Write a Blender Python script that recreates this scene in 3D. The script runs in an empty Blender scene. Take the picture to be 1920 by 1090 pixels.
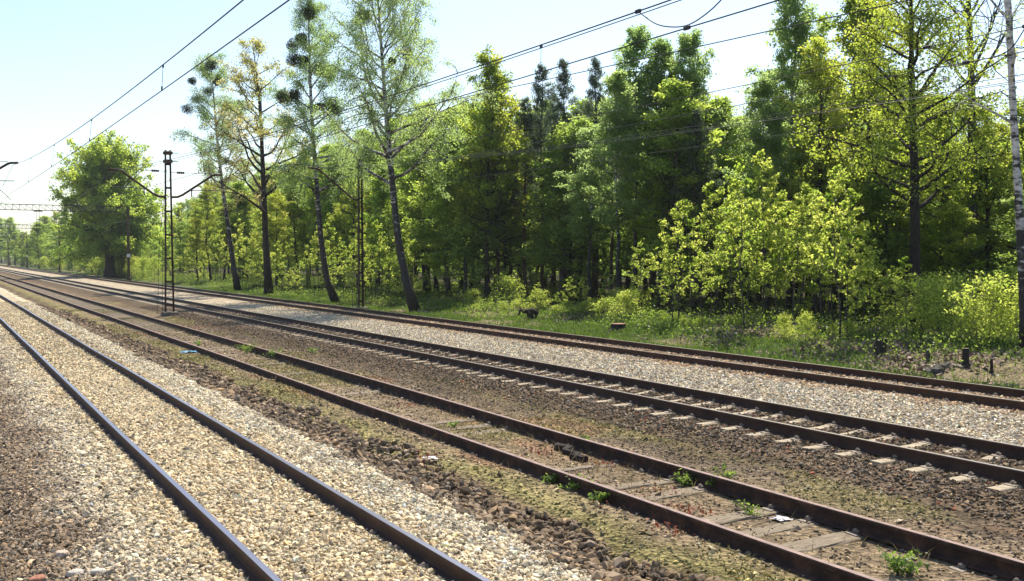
import bpy, bmesh, math, random
import numpy as np
from mathutils import Vector

# ------------------------------------------------------------------ camera, sky, sun, exposure
S = bpy.context.scene
C = S.collection
CAM_H = 2.67
YAW, PITCH = math.radians(30.03), math.radians(1.93)
F = 1866.7                                   # focal length in photo pixels
cam_d = bpy.data.cameras.new("camera"); cam_d.lens = 35; cam_d.sensor_width = 36
cam_d.clip_start = 0.1; cam_d.clip_end = 5000
cam = bpy.data.objects.new("camera", cam_d); C.objects.link(cam)
cam.location = (0, 0, CAM_H); cam.rotation_euler = (math.pi/2 - PITCH, 0, -YAW)
S.camera = cam

SUN_AZ, SUN_EL = math.radians(47), math.radians(56)   # azimuth measured from +Y towards +X
w = bpy.data.worlds.new("World"); S.world = w; w.use_nodes = True
nt = w.node_tree; bg = nt.nodes["Background"]
sky = nt.nodes.new("ShaderNodeTexSky"); sky.sky_type = 'NISHITA'; sky.sun_disc = False
sky.sun_elevation = SUN_EL; sky.sun_rotation = SUN_AZ
sky.altitude = 100; sky.air_density = 1.0; sky.dust_density = 1.2; sky.ozone_density = 1.2
nt.links.new(sky.outputs[0], bg.inputs[0]); bg.inputs[1].default_value = 0.125
sd = bpy.data.lights.new("sun", 'SUN'); sd.energy = 5.0; sd.angle = math.radians(0.5); sd.color = (1, .92, .78)
so = bpy.data.objects.new("sun", sd); C.objects.link(so)
sdir = Vector((math.sin(SUN_AZ)*math.cos(SUN_EL), math.cos(SUN_AZ)*math.cos(SUN_EL), math.sin(SUN_EL)))
so.rotation_euler = sdir.to_track_quat('Z', 'Y').to_euler(); so.location = (0, 0, 60)
S.view_settings.view_transform = 'Standard'; S.view_settings.look = 'None'
S.view_settings.exposure = 0.75; S.view_settings.gamma = 1.0
S.render.engine = 'CYCLES'
S.cycles.max_bounces = 9; S.cycles.diffuse_bounces = 7; S.cycles.transmission_bounces = 7
S.cycles.transparent_max_bounces = 4; S.cycles.use_denoising = True; S.cycles.caustics_reflective = False
S.cycles.caustics_refractive = False

# ------------------------------------------------------------------ numeric helpers
def hsh(i, j, s=0):
    h = (i.astype(np.int64)*374761393 + j.astype(np.int64)*668265263 + s*974711) & 0xffffffff
    h = ((h ^ (h >> 13))*1274126177) & 0xffffffff
    return ((h ^ (h >> 16)) & 0xffff)/65535.0
def vnoise(x, y, s=0):
    x = np.asarray(x, float); y = np.asarray(y, float)
    i = np.floor(x); j = np.floor(y); fx = x-i; fy = y-j
    fx = fx*fx*(3-2*fx); fy = fy*fy*(3-2*fy)
    a, b, c, d = hsh(i, j, s), hsh(i+1, j, s), hsh(i, j+1, s), hsh(i+1, j+1, s)
    return (a*(1-fx)+b*fx)*(1-fy)+(c*(1-fx)+d*fx)*fy
def fbm(x, y, s=0, o=3):
    r = 0; a = .5; n = 0
    for k in range(o):
        r = r+a*vnoise(np.asarray(x)*2**k, np.asarray(y)*2**k, s+k*17); n += a; a *= .5
    return r/n

def KX(px): return (px-960)/F*math.cos(YAW)+math.sin(YAW)     # X per metre of depth
def KY(px): return math.cos(YAW)-(px-960)/F*math.sin(YAW)
def at_X(px, X):                       # ground point seen in column px on the line X
    z = X/KX(px); return X, z*KY(px), z
def at_z(px, z): return z*KX(px), z*KY(px)
def up(py, z): return CAM_H+(482-py)*z/F
def gp(px, py, g=-.2):                 # ground point under photo pixel
    z = F*(CAM_H-g)/(py-482); return z*KX(px), z*KY(px), z

# cross profile of the ground (heights relative to the nearest rail's top)
PX_ = [-300, -1, .3, .9, 1.5, 4.9, 5.5, 6.0, 6.6, 6.8, 8.1, 8.3, 8.9, 9.8, 10.6, 13.7, 15.6, 16.3, 18.7, 19.5, 20.3, 22, 26, 60, 900]
PZ_ = [-.5, -.45, -.36, -.22, -.17, -.17, -.30, -.17, -.155, -.192, -.192, -.155, -.24, -.22, -.145, -.145, -.10, -.078, -.078, -.24, -.34, -.30, -.12, 0, 0]
def gz(X, Y):
    X = np.asarray(X, float); Y = np.asarray(Y, float)
    z = np.interp(X, PX_, PZ_)
    bank = np.exp(-((X-25.5)/2.6)**2)*.38/(1+np.exp((Y-38)/4))
    z = z+bank
    amp = np.interp(X, [-5, .5, 1.4, 1.8, 4.6, 5.0, 5.6, 6.4, 8.6, 9.5, 10.4, 19, 19.8, 22, 30], [.1, .08, .03, .012, .012, .04, .09, .05, .055, .07, .02, .012, .09, .22, .4])
    return z+(fbm(X*1.3, Y*1.3, 3)-.5)*amp

# ------------------------------------------------------------------ mesh helpers
def mkmesh(name, V, Fs, mats=(), attrs=None, midx=None, smooth=False, cols=None):
    V = np.asarray(V, np.float32).reshape(-1, 3)
    Fs = [np.asarray(f, np.int32) for f in Fs if len(f)]
    me = bpy.data.meshes.new(name)
    nl = sum(f.size for f in Fs); nf = sum(len(f) for f in Fs)
    me.vertices.add(len(V)); me.vertices.foreach_set("co", V.ravel())
    me.loops.add(nl); me.polygons.add(nf)
    me.loops.foreach_set("vertex_index", np.concatenate([f.ravel() for f in Fs]))
    tot = np.concatenate([np.full(len(f), f.shape[1], np.int32) for f in Fs])
    st = np.concatenate([[0], np.cumsum(tot)[:-1]]).astype(np.int32)
    me.polygons.foreach_set("loop_start", st)
    if midx is not None: me.polygons.foreach_set("material_index", np.asarray(midx, np.int32))
    me.polygons.foreach_set("use_smooth", np.full(nf, smooth))
    for m in mats: me.materials.append(m)
    for k, v in (attrs or {}).items():
        a = me.attributes.new(k, 'FLOAT', 'POINT'); a.data.foreach_set("value", np.asarray(v, np.float32))
    if cols is not None:
        a = me.attributes.new("col", 'FLOAT_COLOR', 'POINT')
        c4 = np.ones((len(V), 4), np.float32); c4[:, :3] = cols; a.data.foreach_set("color", c4.ravel())
    me.update(calc_edges=True); me.validate()
    return me
def obj(name, me, parent=None, loc=None):
    o = bpy.data.objects.new(name, me); C.objects.link(o)
    if parent is not None: o.parent = parent
    if loc is not None: o.location = loc
    return o
def tag(o, label=None, cat=None, group=None, kind=None):
    if label: o["label"] = label
    if cat: o["category"] = cat
    if group: o["group"] = group
    if kind: o["kind"] = kind
    return o
def thing(name, label, cat, loc=(0, 0, 0), rz=0, group=None):
    o = bpy.data.objects.new(name, None); C.objects.link(o); o.location = loc; o.rotation_euler = (0, 0, rz)
    o.empty_display_size = .2
    return tag(o, label, cat, group)

class MB:
    def __init__(s): s.V = []; s.Q = []; s.T = []; s.n = 0
    def add(s, V, Q=None, T=None):
        V = np.asarray(V, float).reshape(-1, 3)
        if Q is not None and len(Q): s.Q.append(np.asarray(Q)+s.n)
        if T is not None and len(T): s.T.append(np.asarray(T)+s.n)
        s.V.append(V); s.n += len(V); return s
    def box(s, c, d, rz=0, tilt=0, bev=0):
        x, y, z = d[0]/2, d[1]/2, d[2]/2
        b = min(bev, x*.9, y*.9, z*.9)
        P = []
        if b <= 0:
            for k in (-z, z): P += [(-x, -y, k), (x, -y, k), (x, y, k), (-x, y, k)]
            Q = [(0, 3, 2, 1), (4, 5, 6, 7), (0, 1, 5, 4), (1, 2, 6, 5), (2, 3, 7, 6), (3, 0, 4, 7)]
        else:
            rows = [(-z, b), (-z+b, 0), (z-b, 0), (z, b)]
            for k, i in rows:
                X, Y = x-i, y-i; e = b*.7
                P += [(-X, -Y+e, k), (-X+e, -Y, k), (X-e, -Y, k), (X, -Y+e, k), (X, Y-e, k), (X-e, Y, k), (-X+e, Y, k), (-X, Y-e, k)]
            Q = []
            for r in range(3):
                for i in range(8):
                    j = (i+1) % 8; Q.append((r*8+i, r*8+j, r*8+8+j, r*8+8+i))
            for o_, fl in ((0, 1), (24, 0)):
                for q in ((0, 1, 2, 3), (0, 3, 4, 7), (4, 5, 6, 7)):
                    q = tuple(o_+i for i in q); Q.append(q[::-1] if fl else q)
        P = np.array(P, float)
        if tilt:
            cc, ss = math.cos(tilt), math.sin(tilt); P = P@np.array([[cc, 0, ss], [0, 1, 0], [-ss, 0, cc]]).T
        cc, ss = math.cos(rz), math.sin(rz)
        P = P@np.array([[cc, -ss, 0], [ss, cc, 0], [0, 0, 1]]).T+np.array(c)
        return s.add(P, Q)
    def tube(s, pts, rad, n=6, cap=True):
        pts = np.asarray(pts, float); K = len(pts)
        rad = np.full(K, rad) if np.isscalar(rad) else np.asarray(rad, float)
        d = np.gradient(pts, axis=0); d /= np.linalg.norm(d, axis=1)[:, None]+1e-9
        ref = np.array([0, 0, 1.]) if abs(d[0, 2]) < .8 else np.array([1., 0, 0])
        a = np.cross(d, ref); a /= np.linalg.norm(a, axis=1)[:, None]+1e-9; b = np.cross(d, a)
        th = np.arange(n)*2*math.pi/n
        V = pts[:, None]+rad[:, None, None]*(np.cos(th)[None, :, None]*a[:, None]+np.sin(th)[None, :, None]*b[:, None])
        i = np.arange(n); j = (i+1) % n
        Q = np.concatenate([np.stack([k*n+i, k*n+j, (k+1)*n+j, (k+1)*n+i], 1) for k in range(K-1)])
        T = None; V = V.reshape(-1, 3)
        if cap:
            V = np.concatenate([V, pts[:1], pts[-1:]])
            T = np.concatenate([np.stack([j, i, np.full(n, K*n)], 1), np.stack([(K-1)*n+i, (K-1)*n+j, np.full(n, K*n+1)], 1)])
        return s.add(V, Q, T)
    def bar(s, a, b, wd, n=4):
        return s.tube([a, b], wd/2*1.2, n)
    def disc_stack(s, c, axis, rs, step, n=10):
        c = np.array(c, float); ax = np.array(axis, float); ax /= np.linalg.norm(ax)
        pts = [c+ax*step*i for i in range(len(rs))]
        return s.tube(pts, rs, n)
    def mesh(s, name, mats, smooth=False, cols=None, attrs=None):
        Fs = []
        if s.Q: Fs.append(np.concatenate(s.Q))
        if s.T: Fs.append(np.concatenate(s.T))
        return mkmesh(name, np.concatenate(s.V), Fs, mats if isinstance(mats, (list, tuple)) else [mats], smooth=smooth, attrs=attrs)
    def build(s, name, mat, parent=None, smooth=False, loc=None): return obj(name, s.mesh(name, mat, smooth), parent, loc)

# ------------------------------------------------------------------ materials
def mat(name):
    m = bpy.data.materials.new(name); m.use_nodes = True; n = m.node_tree
    return m, n, n.nodes["Principled BSDF"]
def N(n, t, **k):
    x = n.nodes.new(t)
    for a, b in k.items(): setattr(x, a, b)
    return x
def noise_mat(name, cols, scale=4, rough=.8, detail=6, metal=0, bump=0, bscale=None, stretch=(1, 1, 1), spec=.3):
    m, n, p = mat(name)
    tc = N(n, "ShaderNodeTexCoord"); mp = N(n, "ShaderNodeMapping"); mp.inputs["Scale"].default_value = stretch
    nz = N(n, "ShaderNodeTexNoise"); nz.inputs["Scale"].default_value = scale; nz.inputs["Detail"].default_value = detail
    nz.inputs["Roughness"].default_value = .65
    cr = N(n, "ShaderNodeValToRGB"); e = cr.color_ramp.elements
    k = len(cols); lo, hi = .3, .7
    e[0].position = lo; e[0].color = (*cols[0], 1); e[1].position = hi; e[1].color = (*cols[-1], 1)
    for i in range(1, k-1): q = e.new(lo+(hi-lo)*i/(k-1)); q.color = (*cols[i], 1)
    n.links.new(tc.outputs["Object"], mp.inputs[0]); n.links.new(mp.outputs[0], nz.inputs["Vector"])
    n.links.new(nz.outputs["Fac"], cr.inputs[0]); n.links.new(cr.outputs[0], p.inputs["Base Color"])
    p.inputs["Roughness"].default_value = rough; p.inputs["Metallic"].default_value = metal
    p.inputs["Specular IOR Level"].default_value = spec
    if bump:
        n2 = N(n, "ShaderNodeTexNoise"); n2.inputs["Scale"].default_value = bscale or scale*4; n2.inputs["Detail"].default_value = 5
        n.links.new(mp.outputs[0], n2.inputs["Vector"])
        b = N(n, "ShaderNodeBump"); b.inputs["Strength"].default_value = bump; b.inputs["Distance"].default_value = .02
        n.links.new(n2.outputs["Fac"], b.inputs["Height"]); n.links.new(b.outputs[0], p.inputs["Normal"])
    return m
def col_mat(name, rough=.85, bump=0):
    m, n, p = mat(name)
    a = N(n, "ShaderNodeAttribute", attribute_name="col"); n.links.new(a.outputs["Color"], p.inputs["Base Color"])
    p.inputs["Roughness"].default_value = rough; p.inputs["Specular IOR Level"].default_value = .25
    return m
def leaf_mat(name, c0, c1, t0, t1, trans=.5, rough=.5):
    """c0..c1 reflected colour range, t0..t1 transmitted colour range, by leaf tint"""
    m, n, p = mat(name)
    a = N(n, "ShaderNodeAttribute", attribute_name="tint")
    oi = N(n, "ShaderNodeObjectInfo")
    ad = N(n, "ShaderNodeMath", operation='MULTIPLY_ADD'); ad.inputs[1].default_value = .5; ad.use_clamp = True
    n.links.new(oi.outputs["Random"], ad.inputs[0])
    sb = N(n, "ShaderNodeMath", operation='SUBTRACT'); sb.inputs[1].default_value = .25
    n.links.new(a.outputs["Fac"], sb.inputs[0]); n.links.new(sb.outputs[0], ad.inputs[2])
    def mix(A, B):
        x = N(n, "ShaderNodeMix", data_type='RGBA'); x.inputs[6].default_value = (*A, 1); x.inputs[7].default_value = (*B, 1)
        n.links.new(ad.outputs[0], x.inputs[0]); return x.outputs[2]
    n.links.new(mix(c0, c1), p.inputs["Base Color"])
    p.inputs["Roughness"].default_value = rough; p.inputs["Specular IOR Level"].default_value = .35
    tr = N(n, "ShaderNodeBsdfTranslucent"); n.links.new(mix(t0, t1), tr.inputs["Color"])
    ms = N(n, "ShaderNodeMixShader"); ms.inputs[0].default_value = trans
    n.links.new(p.outputs[0], ms.inputs[1]); n.links.new(tr.outputs[0], ms.inputs[2])
    n.links.new(ms.outputs[0], n.nodes["Material Output"].inputs[0])
    return m

M = {}
M['rail_side'] = noise_mat("rail_side", [(.028, .014, .010), (.05, .026, .017), (.075, .038, .024)], 3, .75, bump=.2)
M['rail_side_rust'] = noise_mat("rail_side_rust", [(.020, .012, .009), (.045, .025, .018), (.11, .055, .034)], 5, .9, bump=.5, detail=9)
M['rail_top'] = noise_mat("rail_top", [(.20, .20, .25), (.28, .28, .34)], 2, .34, metal=.9, stretch=(40, .6, 1))  # bluish tint paints the sky's reflection into the steel colour
M['rail_top_worn'] = noise_mat("rail_top_worn", [(.30, .26, .24), (.42, .38, .36)], 2, .32, metal=.85, stretch=(40, .6, 1))
M['rail_top_rust'] = noise_mat("rail_top_rust", [(.10, .065, .055), (.20, .13, .11), (.28, .18, .15)], 6, .6, bump=.1)
M['concrete'] = noise_mat("concrete", [(.20, .16, .11), (.33, .275, .195), (.40, .34, .25)], 5, .9, bump=.3)
M['wood'] = noise_mat("weathered_wood", [(.09, .07, .045), (.19, .15, .105), (.30, .25, .18)], 4, .9, bump=.5, stretch=(1, 9, 4))
M['wood_dark'] = noise_mat("charred_wood", [(.015, .011, .010), (.05, .035, .03)], 5, .9, bump=.6, stretch=(8, 1, 4))
M['clip'] = noise_mat("clip_steel", [(.13, .10, .08), (.30, .25, .20)], 20, .7)
M['rust_steel'] = noise_mat("rusty_steel", [(.022, .013, .010), (.05, .028, .02), (.085, .045, .03)], 3, .8, bump=.15)
M['brown_steel'] = noise_mat("brown_steel", [(.05, .032, .02), (.10, .06, .04)], 2, .75)
M['dark_steel'] = noise_mat("dark_steel", [(.02, .02, .022), (.04, .04, .045)], 3, .6)
M['wire'] = noise_mat("wire_copper", [(.02, .022, .024), (.05, .05, .05)], 1, .5, metal=.3)
M['insul'] = noise_mat("insulator", [(.04, .018, .012), (.07, .03, .02)], 3, .3)
M['white'] = noise_mat("white_plate", [(.6, .62, .65), (.75, .76, .78)], 3, .5)
M['found'] = noise_mat("foundation", [(.12, .10, .08), (.22, .19, .15)], 6, .9, bump=.3)
M['bark_dark'] = noise_mat("dark_bark", [(.016, .013, .011), (.035, .028, .022), (.06, .048, .038)], 3, .95, bump=1, bscale=9, stretch=(4, 4, 1))
M['bark_grey'] = noise_mat("grey_bark", [(.03, .027, .022), (.075, .065, .055), (.12, .11, .095)], 3, .95, bump=.8, bscale=9, stretch=(3, 3, 1))
M['bark_pine'] = noise_mat("pine_bark", [(.03, .02, .016), (.075, .045, .032), (.11, .065, .045)], 3, .95, bump=.8, bscale=9, stretch=(3, 3, 1))
def birch_bark(name, hz, black=.5):
    m, n, p = mat(name)
    tc = N(n, "ShaderNodeTexCoord"); mp = N(n, "ShaderNodeMapping"); mp.inputs["Scale"].default_value = (2.2, 2.2, 5.5)
    nz = N(n, "ShaderNodeTexNoise"); nz.inputs["Scale"].default_value = 1.2; nz.inputs["Detail"].default_value = 8; nz.inputs["Roughness"].default_value = .7
    sx = N(n, "ShaderNodeSeparateXYZ"); n.links.new(tc.outputs["Object"], sx.inputs[0])
    mr = N(n, "ShaderNodeMapRange"); mr.inputs[1].default_value = 0; mr.inputs[2].default_value = hz; mr.inputs[3].default_value = .22; mr.inputs[4].default_value = 0
    n.links.new(sx.outputs[2], mr.inputs[0]); n.links.new(tc.outputs["Object"], mp.inputs[0]); n.links.new(mp.outputs[0], nz.inputs["Vector"])
    s = N(n, "ShaderNodeMath", operation='SUBTRACT'); n.links.new(nz.outputs["Fac"], s.inputs[0]); n.links.new(mr.outputs[0], s.inputs[1])
    cr = N(n, "ShaderNodeValToRGB"); e = cr.color_ramp.elements
    e[0].position = black-.05; e[0].color = (.02, .017, .015, 1); e[1].position = black+.02; e[1].color = (.42, .40, .38, 1)
    q = e.new(black+.12); q.color = (.62, .60, .58, 1)
    n.links.new(s.outputs[0], cr.inputs[0]); n.links.new(cr.outputs[0], p.inputs["Base Color"]); p.inputs["Roughness"].default_value = .7
    return m
M['birch'] = birch_bark("birch_bark", 11, .49)
M['birch_near'] = birch_bark("pale_birch_bark", 5.5, .455)

# reflected colours stay low; the glow comes from transmission
M['lf_birch'] = leaf_mat("birch_leaves", (.05, .085, .02), (.10, .15, .035), (.38, .56, .16), (.62, .76, .26), .66)
M['lf_green'] = leaf_mat("fresh_green_leaves", (.055, .10, .014), (.12, .16, .025), (.38, .58, .08), (.70, .82, .14), .66)
M['lf_gold'] = leaf_mat("yellow_green_leaves", (.08, .10, .012), (.15, .16, .025), (.38, .54, .04), (.72, .76, .12), .64)
M['lf_bronze'] = leaf_mat("bronze_leaves", (.12, .13, .03), (.20, .18, .06), (.50, .54, .12), (.80, .70, .30), .62)
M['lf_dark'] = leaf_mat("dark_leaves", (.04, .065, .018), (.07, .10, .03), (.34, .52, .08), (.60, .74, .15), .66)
M['lf_pine'] = leaf_mat("pine_needles", (.035, .055, .035), (.07, .09, .055), (.12, .19, .10), (.22, .30, .15), .5, .6)
M['lf_mist'] = leaf_mat("mistletoe_leaves", (.015, .03, .008), (.04, .06, .015), (.02, .05, .01), (.05, .09, .02), .35)
M['lf_sap'] = leaf_mat("sapling_leaves", (.07, .11, .012), (.14, .17, .03), (.34, .50, .05), (.78, .84, .17), .66)
M['lf_low'] = leaf_mat("undergrowth_leaves", (.05, .085, .014), (.11, .14, .03), (.18, .32, .03), (.42, .52, .09), .55)
M['grass'] = leaf_mat("grass_blades", (.035, .065, .012), (.08, .12, .02), (.10, .20, .02), (.22, .32, .04), .4)
M['moss'] = leaf_mat("dry_moss", (.09, .085, .025), (.17, .15, .05), (.12, .12, .03), (.25, .22, .06), .3)
M['straw'] = leaf_mat("dry_straw", (.20, .16, .07), (.32, .27, .13), (.2, .16, .06), (.3, .26, .1), .3)
M['weed'] = leaf_mat("weed_leaves", (.06, .11, .02), (.12, .18, .04), (.20, .34, .05), (.40, .52, .10), .5)
M['redweed'] = leaf_mat("red_weed_leaves", (.16, .03, .015), (.26, .07, .03), (.2, .04, .02), (.35, .09, .03), .3)
M['stone'] = col_mat("ballast_stone")
M['litter'] = col_mat("leaf_litter", .9)

# ------------------------------------------------------------------ ground sheet
def ground_mat():
    m, n, p = mat("ground_soil")
    a = N(n, "ShaderNodeAttribute", attribute_name="col")
    tc = N(n, "ShaderNodeTexCoord")
    def nz(sc, det=6, r=.7):
        x = N(n, "ShaderNodeTexNoise"); x.inputs["Scale"].default_value = sc; x.inputs["Detail"].default_value = det; x.inputs["Roughness"].default_value = r
        n.links.new(tc.outputs["Object"], x.inputs["Vector"]); return x.outputs["Fac"]
    vo = N(n, "ShaderNodeTexVoronoi"); vo.inputs["Scale"].default_value = 20; n.links.new(tc.outputs["Object"], vo.inputs["Vector"])
    sp = N(n, "ShaderNodeSeparateColor"); n.links.new(vo.outputs["Color"], sp.inputs[0])
    v1 = N(n, "ShaderNodeMapRange"); v1.inputs[3].default_value = .45; v1.inputs[4].default_value = 1.5; n.links.new(sp.outputs[0], v1.inputs[0])
    v2 = N(n, "ShaderNodeMapRange"); v2.inputs[1].default_value = .3; v2.inputs[2].default_value = .7; v2.inputs[3].default_value = .55; v2.inputs[4].default_value = 1.4
    n.links.new(nz(1.7), v2.inputs[0])
    mu = N(n, "ShaderNodeMath", operation='MULTIPLY'); n.links.new(v1.outputs[0], mu.inputs[0]); n.links.new(v2.outputs[0], mu.inputs[1])
    mx = N(n, "ShaderNodeVectorMath", operation='SCALE'); n.links.new(a.outputs["Color"], mx.inputs[0]); n.links.new(mu.outputs[0], mx.inputs["Scale"])
    n.links.new(mx.outputs[0], p.inputs["Base Color"])
    p.inputs["Roughness"].default_value = .95; p.inputs["Specular IOR Level"].default_value = .1
    b = N(n, "ShaderNodeBump"); b.inputs["Strength"].default_value = .9; b.inputs["Distance"].default_value = .05
    ad = N(n, "ShaderNodeMath", operation='ADD'); n.links.new(vo.outputs["Distance"], ad.inputs[0]); n.links.new(nz(9, 8), ad.inputs[1])
    n.links.new(ad.outputs[0], b.inputs["Height"]); n.links.new(b.outputs[0], p.inputs["Normal"])
    return m
CREAM = np.array([.46, .37, .235]); WHT = np.array([.52, .44, .31]); BRN = np.array([.105, .075, .047]); DIRT = np.array([.22, .165, .105])
MOSS = np.array([.22, .19, .075]); GREY = np.array([.40, .335, .24]); RUST = np.array([.36, .25, .15]); DARK = np.array([.092, .066, .042])
GRS = np.array([.07, .11, .025]); FLOOR = np.array([.06, .055, .025]); GRIT = np.array([.14, .105, .07])
def zone_col(X, Y):
    X = np.asarray(X, float); Y = np.asarray(Y, float)
    Xn = X+(fbm(X*.9, Y*.9, 11)-.5)*.9
    stops = [(-3, DIRT), (.5, BRN*1.5), (1.1, BRN*2), (1.6, WHT*.8), (2.2, CREAM), (4.2, CREAM), (4.8, WHT), (5.1, WHT*.9), (5.35, BRN*1.2), (5.75, BRN*1.4), (6.0, MOSS*.9),
             (6.6, DIRT), (7.0, DIRT*.95), (8.0, DIRT*.9), (8.8, DIRT), (9.5, GRIT), (10.2, DARK*1.2), (13.2, DARK*1.2), (13.6, GREY), (15.9, GREY),
             (16.5, RUST), (18.2, RUST*.9), (18.9, GREY*.8), (19.4, DIRT), (20.2, GRS), (22.5, GRS*.9), (24.5, GRS*.7), (28, FLOOR), (60, FLOOR*.8)]
    xs = [s[0] for s in stops]
    c = np.stack([np.interp(Xn, xs, [s[1][k] for s in stops]) for k in range(3)], -1)
    # moss and bare-earth patches of the sidings strip
    def blend(c, colr, f): return c*(1-f[..., None])+colr*f[..., None]
    pm = np.clip((fbm(X*.8, Y*.35, 31)-.5)*6, 0, 1)*((X > 5.8) & (X < 10))
    c = blend(c, MOSS, pm*.5)
    pr = np.clip((fbm(X*1.1, Y*.5, 41)-.60)*8, 0, 1)*((X > 6.4) & (X < 9.9))
    c = blend(c, np.array([.23, .125, .07]), pr*.5)
    pg = np.clip((fbm(X*.6, Y*.3, 51)-.5)*5, 0, 1)*((X > 19.4) & (X < 25))
    c = blend(c, DIRT*1.1, pg*.8)
    return c
ys = np.concatenate([np.arange(-40, 2, 2.), np.arange(2, 40, .12), np.arange(40, 90, .4), np.arange(90, 260, 2.), [280, 320, 380, 450, 600, 900, 1500, 3000]])
xs = np.concatenate([[-1500, -700, -300, -150, -80, -40, -20, -10, -5, -3], np.arange(-2, 20.5, .1), np.arange(20.5, 32, .2), np.arange(32, 60, 1.), [62, 70, 90, 120, 180, 300, 600, 1500]])
GX, GY = np.meshgrid(xs, ys); GZ = gz(GX, GY)
nx_, ny_ = len(xs), len(ys)
idx = np.arange(nx_*ny_).reshape(ny_, nx_)
gq = np.stack([idx[:-1, :-1], idx[:-1, 1:], idx[1:, 1:], idx[1:, :-1]], -1).reshape(-1, 4)
g = obj("ground", mkmesh("ground", np.stack([GX, GY, GZ], -1), [gq], [ground_mat()], smooth=True, cols=zone_col(GX.ravel(), GY.ravel())*np.where((GX.ravel() < 5.3) & (GX.ravel() > .2) & (GY.ravel() < 60), .8, 1)[:, None]))  # bed under the near stones darkened: shade of the gaps put into the colour
tag(g, kind="structure")

# ------------------------------------------------------------------ tracks
TRK = [dict(x=3.15, z=0.0), dict(x=7.45, z=0.0), dict(x=12.24, z=.05), dict(x=17.46, z=.10)]
G2 = .7525
RP = np.array([(-.075, 0), (-.075, .012), (-.016, .030), (-.009, .05), (-.009, .115), (-.036, .130), (-.037, .160), (-.030, .171), (.030, .171), (.037, .160), (.036, .130), (.009, .115), (.009, .05), (.016, .030), (.075, .012), (.075, 0)])
def rail_mesh(side, top, seed, wob):
    y = np.concatenate([np.arange(-30, 60, 1.5), np.arange(60, 200, 7), [200, 260, 340, 450, 600]])
    dx = (vnoise(y*.12, y*0, seed)-.5)*wob; dz = (vnoise(y*.16, y*0, seed+5)-.5)*wob*.5
    k = len(RP)
    V = np.stack([RP[None, :, 0]+dx[:, None], np.repeat(y[:, None], k, 1), RP[None, :, 1]+dz[:, None]], -1)
    i = np.arange(k-1); Q = []; mi = []
    for r in range(len(y)-1):
        Q.append(np.stack([r*k+i, r*k+i+1, (r+1)*k+i+1, (r+1)*k+i], 1)[:, ::-1])
        mi.append(np.where(i == 7, 1, 0))
    return mkmesh("rail", V, [np.concatenate(Q)], [side, top], midx=np.concatenate(mi))
def fastening_mesh(m):
    b = MB()
    b.box((0, 0, .004), (.36, .15, .014), bev=.003)
    for s in (-1, 1):
        b.box((s*.088, 0, .026), (.05, .07, .03), bev=.008)
        b.tube([(s*.10, 0, .02), (s*.10, 0, .058)], .012, 6)
        b.box((s*.10, 0, .046), (.036, .036, .012), bev=.003)
    return b.mesh("fastening", m)
def sleeper_mesh(m, L, W, seed, rough):
    rnd = np.random.default_rng(seed)
    b = MB(); n = 14; pr = []
    for i in range(n+1):
        x = -L/2+L*i/n; dip = .02 if abs(x) < .45 and not rough else 0
        j = rnd.normal(0, .007 if rough else .001, 4)
        wt = W/2-(.02 if not rough else 0)
        pr.append([(x, -W/2+j[0], -.13), (x, -wt+j[1], -.012-dip), (x, -wt+.015, -dip+j[2]*.3), (x, wt-.015, -dip+j[3]*.3), (x, wt+j[2], -.012-dip), (x, W/2+j[3], -.13)])
    V = np.array(pr).reshape(-1, 3); i = np.arange(5)
    Q = np.concatenate([np.stack([r*6+i, (r+1)*6+i, (r+1)*6+i+1, r*6+i+1], 1) for r in range(n)])
    b.add(V, Q, [(0, 1, 2), (0, 2, 3), (0, 3, 4), (0, 4, 5)]+[(n*6, n*6+2, n*6+1), (n*6, n*6+3, n*6+2), (n*6, n*6+4, n*6+3), (n*6, n*6+5, n*6+4)])
    return b.mesh("sleeper", m)
labels = ["nearest railway track with bluish shiny rails buried in pale cream ballast",
          "rusty overgrown siding track with reddish rails and rotten wooden sleepers among weeds",
          "third railway track with worn bright rail tops on concrete sleepers in dark brown ballast",
          "farthest railway track beside the grass verge, brown rails in rust tinted gravel"]
mats_t = [(M['rail_side'], M['rail_top'], None), (M['rail_side_rust'], M['rail_top_rust'], M['wood']), (M['rail_side'], M['rail_top_worn'], M['concrete']), (M['rail_side'], M['rail_top_worn'], M['concrete'])]
fm = fastening_mesh(M['clip'])
SLEEP = {}
rng = np.random.default_rng(5)
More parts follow.
